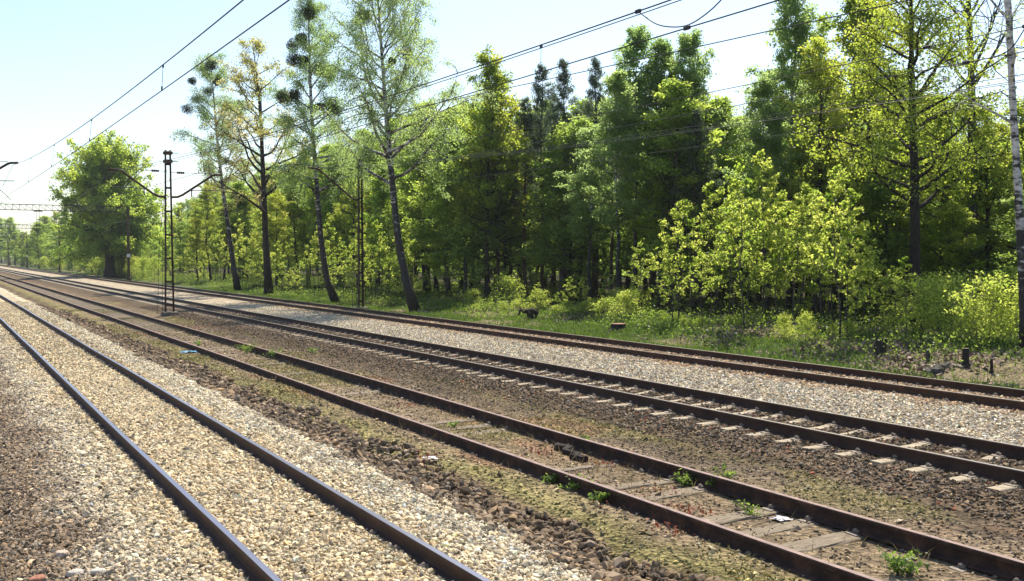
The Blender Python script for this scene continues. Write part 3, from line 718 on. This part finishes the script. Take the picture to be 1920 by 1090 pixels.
# 2 - birch with mistletoe
X, Y, z = place(631, 571)
path = resample(img_path([(631, 571), (614, 530), (602, 450), (594, 330), (587, 230), (583, 120), (581, 0), (580, -10)], z, X, Y), 14)
H = path[-1, 2]
wd_, lf, P = tree_mesh(102, H, .24, path, base=.34, nl=38, L=lambda h: 3.0*(1-h)**.7+.5, el=lambda h: 18+35*h, curve=.03, nsub=10, sub=.45, droop=.5, nleaf=60000, ls=.08, sc=.18, axis=(0, 0, -.8), tintn=.35, trunk_n=13)
t, _, _ = mk_tree("birch_tree", "birch left of the second mast, curved at its foot, full of dark mistletoe balls", "birch tree", (X, Y, float(gz(X, Y))-.05), wd_, lf, M['birch'], M['lf_birch'])
mistletoe(t, [(585, 30, 14), (583, 12, 9), (548, 83, 15), (572, 78, 12), (558, 118, 14), (535, 185, 15), (562, 183, 13), (570, 110, 9), (620, 190, 14), (632, 205, 11), (608, 205, 9)], z, X, Y, 631, 2)
# 3 - bronze young oak
X, Y, z = place(504, 554)
path = resample(img_path([(504, 554), (501, 500), (498, 430), (495, 330), (492, 240), (486, 150), (477, 85)], z, X, Y), 12)
H = path[-1, 2]
wd_, lf, P = tree_mesh(103, H, .33, path, base=.30, nl=34, L=lambda h: 6.4*(1-h)**.75+.5, el=lambda h: 26+24*h, curve=.05, nsub=8, sub=.36, droop=0, nleaf=17000, ls=.14, sc=.20, tintn=.55, trunk_n=11, lr=.26, inner=.45, clump=3)
mk_tree("oak_tree", "dark trunked oak with sparse bronze yellow spring leaves in front of the wood", "oak tree", (X, Y, float(gz(X, Y))-.05), wd_, lf, M['bark_dark'], M['lf_bronze'])
# 4 - birch behind it with mistletoe
X, Y, z = place(446, 545)
path = resample(img_path([(446, 545), (438, 500), (428, 420), (415, 320), (408, 240), (403, 170), (400, 115)], z, X, Y), 12)
H = path[-1, 2]
wd_, lf, P = tree_mesh(104, H, .26, path, base=.40, nl=28, L=lambda h: 3.6*(1-h)**.5+.6, el=lambda h: 25+25*h, curve=.02, nsub=7, sub=.45, droop=.5, nleaf=36000, ls=.095, sc=.22, axis=(0, 0, -.8), tintn=.35, trunk_n=11)
t, _, _ = mk_tree("birch_tree", "slim birch behind the bronze oak, its thin crown dotted with round mistletoe balls", "birch tree", (X, Y, float(gz(X, Y))-.05), wd_, lf, M['birch'], M['lf_birch'])
mistletoe(t, [(358, 150, 9), (405, 127, 13), (395, 122, 9), (390, 170, 10), (369, 184, 11), (410, 155, 8), (358, 207, 12), (407, 142, 7), (420, 300, 9)], z, X, Y, 446, 4)
# 5 - great round lime tree
X, Y, z = place(206, 522)
H = up(243, z)-float(gz(X, Y))
wd_, lf, P = tree_mesh(105, H*.72, .75, None, base=.27, nl=120, L=lambda h: 7.6*max(.06, 1-((h-.34)/.82)**2)**.5, el=lambda h: -8+80*h, curve=.03, nsub=8, sub=.34, droop=.03, nleaf=90000, ls=.30, sc=.30, tintn=.6, trunk_n=10, wob=.05, lr=.22, clump=3, inner=.15)
mk_tree("lime_tree", "great round crowned tree standing alone at the trackside on the left, light green", "tree", (X, Y, float(gz(X, Y))-.05), wd_, lf, M['bark_dark'], M['lf_green'], rz=2.0)
# 6 - near pale birch at the right edge
zb = 26.5; X, Y = at_z(1926, zb)
path = resample(img_path([(1926, 720), (1921, 640), (1915, 540), (1905, 400), (1893, 250), (1884, 110), (1872, 0), (1862, -120), (1850, -330)], zb, X, Y), 18)
path[:, 2] -= path[0, 2]; H = path[-1, 2]
wd_, lf, P = tree_mesh(106, H, .18, path, base=.40, nl=12, L=lambda h: 2.4*(1-h)**.5+.5, el=lambda h: 38+20*h, curve=.05, nsub=6, sub=.5, droop=.15, nleaf=2600, ls=.05, sc=.18, axis=(0, 0, -.8), tintn=.4, trunk_n=17, sides=14, lr=.12, rtop=.5)
mk_tree("birch_tree", "slender white barked birch at the right edge of the picture, nearest tree", "birch tree", (X, Y, float(gz(X, Y))-.05), wd_, lf, M['birch_near'], M['lf_birch'])
# 7 - big golden green oak
zb = 38; X, Y = at_z(1722, zb)
path = resample(img_path([(1722, 600), (1716, 500), (1714, 400), (1712, 300), (1706, 180), (1703, 60), (1700, -60), (1698, -130)], zb, X, Y), 15)
path[:, 2] -= path[0, 2]; H = path[-1, 2]
wd_, lf, P = tree_mesh(107, H, .25, path, base=.30, nl=46, L=lambda h: 3.9*(1-h)**.55+.5, el=lambda h: 14+34*h, curve=.06, nsub=9, sub=.42, droop=0, nleaf=27000, ls=.11, sc=.2, tintn=.2, trunk_n=14, lr=.3, clump=3, inner=.25)
mk_tree("oak_tree", "tall oak with thick black trunk and golden green leaves, left of the bare tree", "oak tree", (X, Y, float(gz(X, Y))-.1), wd_, lf, M['bark_dark'], M['lf_gold'])
# 8 - bare tree
zb = 42; X, Y = at_z(1822, zb)
path = resample(img_path([(1822, 600), (1820, 400), (1818, 200), (1812, 60), (1806, -40), (1800, -150)], zb, X, Y), 14)
path[:, 2] -= path[0, 2]; H = path[-1, 2]
wd_, lf, P = tree_mesh(108, H, .31, path, base=.55, nl=22, L=lambda h: 3.2*(1-h)**.5+.6, el=lambda h: 40+20*h, curve=.1, nsub=9, sub=.5, droop=-.03, nleaf=350, ls=.05, sc=.2, tintn=.3, trunk_n=13, lr=.24, twigr=.009)
mk_tree("bare_tree", "leafless grey tree between the golden oak and the white birch at the right", "tree", (X, Y, float(gz(X, Y))-.1), wd_, lf, M['bark_grey'], M['lf_bronze'])
# 9 - second old trunk beside the lime tree
X, Y, z = place(224, 521.5)
wd_, lf, P = tree_mesh(109, 9, .6, None, base=.3, nl=20, L=lambda h: 3*(1-h)+.5, el=lambda h: 30, nsub=6, sub=.4, nleaf=7000, ls=.22, sc=.35, tintn=.3, lr=.3)
mk_tree("lime_tree", "short thick trunked tree right beside the great round one", "tree", (X+.5, Y+1, float(gz(X, Y))-.05), wd_, lf, M['bark_dark'], M['lf_green'])

# prototypes of the wood, 16 m tall unless noted
def proto(kind, seed):
    if kind == 'birch': return tree_mesh(seed, 16, .14, None, base=.34, nl=46, L=lambda h: 2.5*(1-h)**.42*min(1, .5+h*1.5)+.25, el=lambda h: 32+30*h, curve=.02, nsub=7, sub=.45, droop=.3, clump=3, nleaf=25000, ls=.135, sc=.15, axis=(0, 0, -.5), tintn=.35, wob=.16)+(M['birch'], M['lf_birch'])
    if kind == 'green': return tree_mesh(seed, 16, .17, None, base=.18, nl=44, L=lambda h: 3.1*(1-h)**.45*min(1, .6+h)+.4, el=lambda h: 15+50*h, curve=.04, nsub=6, sub=.45, clump=3, nleaf=22000, ls=.16, sc=.18, tintn=.5, wob=.16)+(M['bark_grey'], M['lf_green'])
    if kind == 'gold': return tree_mesh(seed, 16, .17, None, base=.22, nl=36, L=lambda h: 2.9*(1-h)**.45*min(1, .6+h)+.4, el=lambda h: 20+45*h, curve=.05, nsub=6, sub=.45, clump=3, nleaf=18000, ls=.15, sc=.16, tintn=.5, wob=.2)+(M['bark_dark'], M['lf_gold'])
    if kind == 'pine': return tree_mesh(seed, 16, .15, None, base=.45, nl=46, L=lambda h: 1.8*(1-h)**.8+.3, el=lambda h: 15+40*h, curve=.12, nsub=6, sub=.42, clump=2, nleaf=8500, ls=.26, sc=.11, wd=.13, axis=(0, 0, .6), tintn=.5, wob=.08, inner=.35)+(M['bark_pine'], M['lf_pine'])
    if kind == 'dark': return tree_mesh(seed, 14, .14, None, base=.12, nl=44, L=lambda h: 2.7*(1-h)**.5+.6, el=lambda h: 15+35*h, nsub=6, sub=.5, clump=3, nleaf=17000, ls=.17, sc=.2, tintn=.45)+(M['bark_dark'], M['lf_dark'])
    if kind == 'sap': return tree_mesh(seed, 4.6, .03, None, base=.30, nl=14, L=lambda h: .85*(1-h)**.6+.15, el=lambda h: 12+40*h, curve=.03, nsub=5, sub=.5, nleaf=1300, ls=.11, sc=.055, tintn=.5, wob=.12, trunk_n=8, sides=5, lr=.16, twigr=.003, clump=2)+(M['bark_grey'], M['lf_sap'])
    if kind == 'bush': 
        return tree_mesh(seed, 1.9, .02, None, base=.03, nl=22, L=lambda h: 1.2*(1-h)**.4+.3, el=lambda h: 30+40*h, nsub=5, sub=.5, nleaf=2400, ls=.10, sc=.14, tintn=.5, wob=.05, trunk_n=5, sides=5, lr=.16, twigr=.003)+(M['bark_grey'], M['lf_sap'])
PR = {}
for kind, hh in (('birch', 16), ('green', 16), ('gold', 16), ('pine', 16), ('dark', 14), ('sap', 4.6), ('bush', 1.9)):
    PR[kind] = []
    for s in range(3):
        wd_, lf, P, bk, lm = proto(kind, 300+len(PR)*10+s)
        wm = wd_.mesh("trunk", bk, True); lm_ = mkmesh("crown", lf[0], [np.arange(len(lf[0])).reshape(-1, 4)], [lm], attrs={"tint": lf[1]})
        PR[kind].append((wm, lm_, hh))
NAMES = {'birch': ("birch_tree", "birch tree"), 'green': ("broadleaf_tree", "tree"), 'gold': ("oak_tree", "oak tree"), 'pine': ("pine_tree", "pine tree"), 'dark': ("broadleaf_tree", "tree"), 'sap': ("sapling", "sapling"), 'bush': ("bush", "bush")}
PRJ = random.Random(8); cnt = [0]
def put(kind, px, X, ytop, label, group, wide=1.0):
    X, Y, z = at_X(px, X); g0 = float(gz(X, Y)); h = up(ytop, z)-g0
    wm, lm_, hh = PR[kind][cnt[0] % 3]; cnt[0] += 1
    nm, cat = NAMES[kind]
    t, _, _ = mk_tree(nm, label, cat, (X, Y, g0-.05), wm, lm_, None, None, rz=PRJ.uniform(0, 6.28), group=group, sc=1)
    h = max(h, .28); s = h/hh; wv = (s**.6 if s > 1 else s**.7)*wide
    if kind == 'bush': wv = min(wv, s*1.15+.1)*wide
    t.scale = (wv, wv, s)
    return t
# named trees along the skyline of the wood
SPEC = [
 ('birch', 1190, 32, 66, "tallest of the three light green birches right of the pines, pointed top"),
 ('birch', 1236, 33, 92, "middle birch of the three with rounded tops right of the pines"),
 ('birch', 1300, 34, 78, "right one of the three rounded birches, beside the gap of sky"),
 ('birch', 1160, 30, 150, "lower birch leaning against the left side of the tallest rounded birch"),
 ('birch', 1478, 36, -20, "very tall dense birch right of the gap of sky, reaching the top of the picture"),
 ('birch', 1440, 33, 160, "birch standing low against the left side of the very tall dense birch"),
 ('pine', 1015, 34, 130, "left one of the dark pines whose tops stand free against the sky"),
 ('pine', 1063, 36, 122, "middle one of the dark pines whose tops stand free against the sky"),
 ('pine', 1112, 37, 122, "right one of the dark pines whose tops stand free against the sky"),
 ('pine', 985, 33, 190, "dark pine just left of the free standing pine tops"),
 ('pine', 1040, 40, 185, "dark pine lower than the two it stands between"),
 ('gold', 912, 30, 118, "airy yellow green tree with a pointed top left of the pines"),
 ('gold', 948, 32, 165, "yellow green tree between the airy pointed one and the pines"),
 ('green', 800, 31, 205, "bright green tree behind the drooping right side of the leaning birch"),
 ('green', 840, 33, 250, "bright green round tree right of the leaning birch"),
 ('green', 745, 35, 235, "bright green tree directly behind the trunk of the leaning birch"),
 ('green', 690, 33, 255, "bright green tree directly behind the second mast"),
 ('green', 645, 35, 290, "green tree between the second mast and the curved birch"),
 ('gold', 560, 30, 310, "yellowish tree between the bronze oak and the curved birch"),
 ('green', 530, 36, 330, "green tree right behind the bronze oak"),
 ('gold', 1585, 38, -10, "thin airy tree left of the golden oak, sky showing through it"),
 ('gold', 1540, 34, 90, "yellow green tree right beside the very tall dense birch"),
 ('gold', 1640, 40, 30, "yellow green tree behind the left branches of the golden oak"),
 ('gold', 1770, 36, 215, "yellow green tree right of the golden oak trunk"),
 ('gold', 1850, 38, 215, "yellow green tree behind the white birch at the right"),
 ('gold', 1900, 40, 190, "yellow green tree at the right edge behind the white birch"),
 ('birch', 1390, 38, 230, "grey green birch low under the gap of sky"),
 ('green', 1345, 36, 200, "green tree at the left foot of the gap of sky"),
 ('gold', 395, 27, 345, "golden tree under the mistletoe birch, beside the first mast"),
 ('gold', 455, 31, 350, "golden green tree left of the bronze oak trunk"),
]
for k_, px, X_, yt, lb in SPEC: put(k_, px, X_, yt, lb, None, {'birch': 1.05, 'green': 1.25}.get(k_, 1.1))
# the rest of the wood: look-alikes share a label inside their stretch
sil = ([-60, 20, 60, 100, 240, 300, 340, 380, 430, 520, 560, 640, 700, 860, 880, 930, 960, 1010, 1120, 1150, 1230, 1300, 1340, 1390, 1430, 1500, 1560, 1600, 1800, 1850, 1920, 2000],
       [392, 402, 412, 396, 385, 378, 375, 360, 325, 305, 285, 250, 228, 215, 175, 165, 185, 185, 175, 150, 150, 150, 215, 250, 190, 150, 130, 110, 190, 230, 230, 220])
def fill(n, x0, x1, X0, X1, kinds, dy0, dy1, label, group, seed):
    r = random.Random(seed)
    for i in range(n):
        px = x0+(x1-x0)*(i+r.random())/n; X_ = X0+(X1-X0)*r.random()
        kd = r.choice(kinds); yt = np.interp(px, *sil)+r.uniform(dy0, dy1)
        put(kd, px, X_, yt, label[kd], group[kd], 1.7 if x0 < 0 else 1.3)
GR = {'green': "green trees in the wood", 'gold': "yellow green trees in the wood", 'birch': "slim birches in the wood", 'pine': "pines deep in the wood", 'dark': "shaded trees in the wood"}
def lab(s): return {'green': "fresh green broadleaf tree among others "+s, 'gold': "yellow green broadleaf tree among others "+s, 'birch': "slim light green birch among others "+s,
                    'pine': "dark bare trunked pine among others "+s, 'dark': "dark shaded tree among others "+s}
def grp(s): return {k: v+" "+s for k, v in GR.items()}
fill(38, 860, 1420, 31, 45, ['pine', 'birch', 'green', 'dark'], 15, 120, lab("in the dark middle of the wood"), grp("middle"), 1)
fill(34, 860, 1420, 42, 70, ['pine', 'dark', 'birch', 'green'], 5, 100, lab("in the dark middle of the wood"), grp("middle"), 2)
fill(34, 1400, 2000, 34, 50, ['gold', 'green', 'dark', 'birch'], 30, 210, lab("behind the yellow saplings on the right"), grp("right"), 3)
fill(30, 1400, 2000, 44, 75, ['green', 'dark', 'gold'], 0, 140, lab("behind the yellow saplings on the right"), grp("right"), 4)
fill(28, 500, 880, 29, 46, ['green', 'green', 'gold', 'green'], 0, 130, lab("behind the second mast and the leaning birch"), grp("left of middle"), 5)
fill(22, 500, 880, 46, 80, ['green', 'dark'], 20, 120, lab("behind the second mast and the leaning birch"), grp("left of middle"), 6)
fill(34, 240, 520, 24.5, 44, ['green', 'gold', 'gold', 'dark'], 8, 110, lab("behind the first mast"), grp("behind the first mast"), 7)
fill(16, 240, 520, 44, 80, ['green', 'dark'], 5, 60, lab("behind the first mast"), grp("behind the first mast"), 8)
fill(60, -40, 250, 22.5, 36, ['green', 'green', 'gold', 'dark'], 4, 50, lab("far down the line on the left"), grp("far left"), 9)

# the depth of the wood behind the single trees
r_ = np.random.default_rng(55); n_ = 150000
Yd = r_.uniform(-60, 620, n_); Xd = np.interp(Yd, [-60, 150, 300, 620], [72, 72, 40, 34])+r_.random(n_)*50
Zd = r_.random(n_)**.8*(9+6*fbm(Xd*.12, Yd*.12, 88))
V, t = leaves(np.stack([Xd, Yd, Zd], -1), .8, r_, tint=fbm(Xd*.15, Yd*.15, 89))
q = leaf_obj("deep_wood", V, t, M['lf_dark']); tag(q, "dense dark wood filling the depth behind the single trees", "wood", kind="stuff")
# saplings and bushes at the forest edge
ssil = ([1180, 1240, 1300, 1340, 1420, 1470, 1530, 1600, 1650, 1700, 1730], [480, 400, 345, 360, 285, 380, 295, 340, 410, 470, 540])
r = random.Random(77)
for i in range(42):
    px = 1195+(1720-1195)*(i+r.random())/42; X_ = r.uniform(24.3, 29.5)
    put('sap', px, X_, np.interp(px, *ssil)+r.choice([0, 20, 60, 110, 150])+r.uniform(-15, 20), "sunlit yellow green sapling in the thicket left of the golden oak", "saplings in the bright thicket")
for i in range(22):
    px = 760+(1190-760)*(i+r.random())/22
    put('sap' if r.random() < .8 else 'bush', px, r.uniform(24.5, 29), r.uniform(500, 560), "low bright plant at the dark edge of the wood between leaning birch and thicket", "young growth at the dark edge")
for i in range(58):
    px = 300+(770-300)*(i+r.random())/58
    put('sap', px, r.uniform(22.8, 27.5), np.interp(px, [300, 540, 770], [420, 400, 400])+r.uniform(0, 110), "thin green sapling under the trees left of the leaning birch", "saplings left of the leaning birch")
for i in range(13):
    px = 1730+(1930-1730)*(i+r.random())/13
    put('sap' if i % 2 else 'bush', px, r.uniform(25.5, 30), r.uniform(530, 600), "bright bush or sapling between the golden oak and the white birch", "young growth on the right")
for i in range(18):
    px = 20+(300-20)*(i+r.random())/18
    put('bush', max(px, 30), r.uniform(21.8, 24), 484+px*.03, "small green bush on the far verge along the track on the left", "bushes on the far left verge")

for i in range(20):
    px = 850+(1200-850)*(i+r.random())/20
    put('bush', px, r.uniform(24, 27), r.uniform(548, 578), "low yellow green bush on the verge in front of the dark wood", "low bushes in front of the dark wood")
for i in range(12):
    px = 1215+(1600-1215)*(i+r.random())/12
    put('bush', px, r.uniform(23.5, 25.5), r.uniform(596, 616), "low bush at the foot of the sunlit thicket", "low bushes at the foot of the thicket", .8)

# ------------------------------------------------------------------ small things on the ground
def weed(px, py, R, n, label, m='weed', h=.5, ls=.05, seed=0, group="green weeds along the rusty siding"):
    X, Y, z = gp(px, py, -.16); r = np.random.default_rng(seed+int(px)); g0 = float(gz(X, Y))
    t = thing("weed_plant", label, "weed", (X, Y, g0), 0, group)
    st, P = MB(), []
    for i in range(9):
        a = r.uniform(0, 6.28); d = R*r.uniform(.3, 1); hh = R*h*r.uniform(.5, 1.5)*1.1
        p = np.array([(0, 0, 0), (d*.4*math.cos(a), d*.4*math.sin(a), hh*.7), (d*math.cos(a), d*math.sin(a), hh)])
        st.tube(p, [.004, .003, .002], 4)
        u = r.uniform(.25, 1, n//9)
        P.append(interp_path(p, u)+r.normal(0, R*.12, (n//9, 3))*np.array([1, 1, .5]))
    st.build("stem", M[m], t)
    P = np.concatenate(P); P[:, 2] = np.maximum(P[:, 2], .01)
    V, tn = leaves(P, ls, r, up_bias=.8, wd=.5); leaf_obj("leaves", V, tn, M[m], t)
for k, a in enumerate([
    (1034, 910, .16, 110, "small green weed at the near rusty rail, left of the two larger ones"),
    (1082, 922, .24, 260, "broad fresh green weed just outside the near rusty rail"),
    (1132, 945, .17, 170, "upright bright green weed right of the broad one at the near rusty rail"),
    (1690, 1076, .30, 320, "lush green clump between the siding rails near the lower right corner"),
    (462, 662, .42, 260, "yellow green bushy weed at the far rusty rail left of the middle"),
    (372, 648, .25, 120, "small yellow green weed between the siding rails above the blue rag"),
    (515, 672, .35, 150, "thin yellowish weed beyond the far rusty rail"),
    (585, 660, .3, 120, "pale weed on the bare soil before the third track, right of the yellowish one"),
    (1288, 910, .22, 200, "green weed between the siding rails close to the far rail"),
    (1345, 918, .16, 120, "small green weed in the shadow of the far rusty rail"),
    (1362, 888, .22, 110, "pale green weed just beyond the far rusty rail"),
    (1090, 838, .18, 90, "yellow green weed beside the dark piece of wood"),
    (1410, 965, .2, 90, "low weed on the soil beyond the far rusty rail at the right"),
    (850, 800, .15, 70, "tiny yellowish weed between the siding rails in the middle")]): weed(*a, seed=k)
rr_ = np.random.default_rng(9)
RX, RY = [], []
for (px, py, s_) in [(1270, 955, .3), (1300, 962, .25), (1430, 940, .18), (1180, 928, .3), (1125, 868, .25), (1165, 950, .2), (1260, 1000, .2), (800, 860, .2), (1015, 850, .25), (760, 760, .35), (560, 690, .5), (1250, 920, .2)]:
    X, Y, z = gp(px, py, -.16); RX.append(X+rr_.normal(0, s_*.5, 45)); RY.append(Y+rr_.normal(0, s_*.8, 45))
RX, RY = np.concatenate(RX), np.concatenate(RY)
V, t = leaves(np.stack([RX, RY, gz(RX, RY)+rr_.uniform(.01, .05, len(RX))], -1), .05, rr_, up_bias=1, wd=.5)
tag(leaf_obj("red_leaf_patches", V, t, M['redweed']), "rust red low plants in patches between the siding rails", "weeds", kind="stuff")
def log(px0, py0, px1, py1, g, rad, label, name, m, cat, n=8, seg=9, lift=.5, bendy=.04):
    a = gp(px0, py0, g); b_ = gp(px1, py1, g); r = np.random.default_rng(int(px0))
    A = np.array([a[0], a[1], 0]); B = np.array([b_[0], b_[1], 0]); L = np.linalg.norm(B-A)
    P = np.array([A+(B-A)*i/seg+r.normal(0, bendy*L, 3)*np.array([1, 1, 0])*(0 < i < seg) for i in range(seg+1)])
    P[:, 2] = gz(P[:, 0], P[:, 1])+rad*lift; base = P[0].copy()
    w2 = MB(); R = rad*r.uniform(.75, 1.2, seg+1); w2.tube(P-base, R, n)
    o = w2.build(name, m, None, False, tuple(base)); return tag(o, label, cat)
log(1046, 838, 1098, 862, -.15, .06, "charred broken piece of wood lying between the siding rails", "driftwood", M['wood_dark'], "wood piece")
log(1158, 796, 1200, 811, -.2, .022, "pale dry stick on the soil before the third track", "stick", M['wood'], "stick", 6)
log(1738, 676, 1785, 671, .1, .11, "grey brown log lying on the bank at the right", "fallen_log", M['bark_grey'], "log")
log(1786, 670, 1808, 673, .1, .045, "whitish peeled branch behind the grey log", "branch", M['concrete'], "branch")
log(1738, 688, 1744, 706, -.25, .04, "short pale branch end on the verge grass, left of its neighbour", "branch", M['concrete'], "branch")
log(1752, 690, 1768, 702, -.25, .035, "pale thin branch on the verge grass, right of its neighbour", "branch", M['concrete'], "branch")
log(1614, 666, 1642, 664, .0, .06, "pale broken branch beside the leaning stump", "branch", M['wood'], "branch")
log(1440, 662, 1462, 668, -.25, .03, "thin white stick on the grass beyond the farthest track", "stick", M['concrete'], "stick")
def stump(px, py, w, h, label, lean=0, cut=M['wood'], bark=M['bark_dark']):
    X, Y, z = gp(px, py, -.1); z = F*(CAM_H-float(gz(X, Y)))/(py-482); X, Y = at_z(px, z); g0 = float(gz(X, Y)); r = np.random.default_rng(int(px))
    t = thing("tree_stump", label, "stump", (X, Y, g0-.05))
    b = MB(); k = 12; P = [(0, 0, 0), (lean*.3, 0, h*.25), (lean*.7, 0, h*.7), (lean, 0, h)]
    b.tube(P, [w*.75, w*.55, w*.5, w*.48], k)
    for i in range(5):
        a = i*1.26+r.random(); b.tube([(0, 0, .12), (w*.6*math.cos(a), w*.6*math.sin(a), .08), (w*1.3*math.cos(a), w*1.3*math.sin(a), -.03)], [w*.25, w*.2, w*.06], 6)
    b.build("stump_wood", bark, t)
    b = MB(); b.tube([(lean, 0, h-.01), (lean, 0, h+.012)], w*.45, k); b.build("cut_face", cut, t)
M['cut_red'] = noise_mat("reddish_cut_wood", [(.20, .09, .06), (.38, .22, .17)], 9, .9)
stump(1160, 606, .62, .36, "low broad stump with a reddish sawn top at the edge of the thicket", 0, M['cut_red'])
stump(1648, 676, .34, .55, "leaning dark stump in the brown litter on the bank", .15)
stump(1812, 682, .17, .48, "thin upright stump behind the whitish branch on the bank", .03)
stump(1742, 684, .12, .34, "small pale topped stump on the verge near the pale branches", 0, M['concrete'], M['bark_grey'])
stump(1862, 668, .07, .38, "short thin post like stump on the grass left of the white birch", 0)
stump(476, 546, .5, .45, "dark stump at the foot of the mistletoe birch", .1)
# upturned root
X, Y, z = gp(988, 606, -.3); g0 = float(gz(X, Y)); b = MB(); r = np.random.default_rng(3)
b.tube([(.25, 0, -.05), (.2, .05, .2), (.05, 0, .42), (-.15, 0, .5), (-.35, 0, .42), (-.42, .05, .2)], [.17, .15, .12, .09, .06, .03], 7)
b.tube([(.05, 0, .4), (.3, .05, .4), (.55, 0, .3), (.65, .1, .33)], [.11, .12, .1, .03], 7)
b.tube([(.5, 0, .32), (.5, .05, .12), (.42, 0, -.05)], [.09, .06, .05], 6)
for i in range(7):
    a = r.uniform(0, 6.28); b.tube([(.1, 0, .3), (.1+.3*math.cos(a), .2*math.sin(a), .3+.2*r.random()), (.1+.45*math.cos(a), .3*math.sin(a), .25+.4*r.random())], [.05, .03, .01], 5)
tag(b.build("upturned_root", M['bark_dark'], None, True, (X, Y, g0)), "dark upturned root with a curved arm on the verge in front of the dark wood", "root")
# rubbish
def scrap(px, py, w, d, label, name, col, cat):
    X, Y, z = gp(px, py, -.16); r = np.random.default_rng(int(px)); k = 9
    u, v = np.meshgrid(np.linspace(-1, 1, k), np.linspace(-1, 1, k)); Z = (fbm(u*2.2+px, v*2.2, 7)-.3)*.12*w/.25
    P = np.stack([u*w+r.normal(0, .02, u.shape), v*d*(1+.3*np.sin(u*3))+r.normal(0, .02, u.shape), np.abs(Z)], -1).reshape(-1, 3)
    i = np.arange(k*k).reshape(k, k); Q = np.stack([i[:-1, :-1], i[:-1, 1:], i[1:, 1:], i[1:, :-1]], -1).reshape(-1, 4)
    m_ = noise_mat(name+"_"+str(px), col, 8, .6)
    o = obj(name, mkmesh(name, P, [Q], [m_], smooth=False), None, (X, Y, float(gz(X, Y))+.015)); sm_ = o.modifiers.new("thick", 'SOLIDIFY'); sm_.thickness = .004
    tag(o, label, cat)
scrap(352, 663, .22, .12, "crumpled light blue plastic rag beside the near rusty rail", "plastic_rag", [(.08, .25, .38), (.22, .45, .6)], "rag")
scrap(805, 861, .07, .10, "small white piece of paper on the moss near the siding", "paper_scrap", [(.6, .62, .62), (.75, .75, .75)], "litter")
scrap(1468, 973, .09, .08, "whitish scrap between the siding rails at the right", "paper_scrap", [(.5, .48, .48), (.65, .62, .62)], "litter")
scrap(301, 598, .12, .12, "white scrap near the foot of the double armed mast", "paper_scrap", [(.5, .48, .45), (.7, .68, .65)], "litter")
def boulder(px, py, R, label, c):
    X, Y, z = gp(px, py, -.2); me = bpy.data.meshes.new("loose_stone"); bm_ = bmesh.new(); bmesh.ops.create_icosphere(bm_, subdivisions=3, radius=R); r = np.random.default_rng(int(px))
    for v in bm_.verts:
        d = v.co.normalized(); k_ = 1+.30*(fbm(np.array([d.x*1.6+d.z+px]), np.array([d.y*1.6-d.z*.7]), 3)[0]-.5)*2; v.co = Vector((d.x*1.25, d.y*.9, min(d.z, .62)*.8))*R*k_
    bm_.to_mesh(me); bm_.free(); me.polygons.foreach_set("use_smooth", [True]*len(me.polygons))
    me.materials.append(noise_mat("loose_stone_"+str(px), [tuple(.7*q for q in c), c, tuple(min(1, 1.1*q) for q in c)], 30, .9, bump=.6, bscale=60))
    o = obj("loose_stone", me, None, (X, Y, float(gz(X, Y))+R*.25)); o.rotation_euler = (0, 0, px); tag(o, label, "stone")
boulder(132, 1082, .065, "large whitish stone at the bottom edge, left of its twin", (.42, .38, .33))
boulder(176, 1083, .06, "large whitish stone at the bottom edge, right of its twin", (.45, .41, .35))
boulder(108, 1046, .07, "flat reddish beige stone on the brown soil at the lower left", (.42, .33, .26))
boulder(60, 1084, .07, "reddish brown stone at the bottom edge near the corner", (.3, .14, .09))
boulder(735, 881, .08, "dark upright lump on the edge of the pale ballast in the middle", (.10, .075, .05))

# ------------------------------------------------------------------ hazy spring air
hb = MB(); hb.box((0, 1480, 15.5), (3300, 3300, 36))
hm = bpy.data.materials.new("air"); hm.use_nodes = True; n = hm.node_tree
n.nodes.remove(n.nodes["Principled BSDF"]); pv = n.nodes.new("ShaderNodeVolumePrincipled")
pv.inputs["Color"].default_value = (.86, .93, 1, 1); pv.inputs["Density"].default_value = .00018; pv.inputs["Anisotropy"].default_value = .2
n.links.new(pv.outputs[0], n.nodes["Material Output"].inputs["Volume"])
tag(hb.build("haze", hm), "thin bluish spring haze over the line and the wood", "haze", kind="stuff")
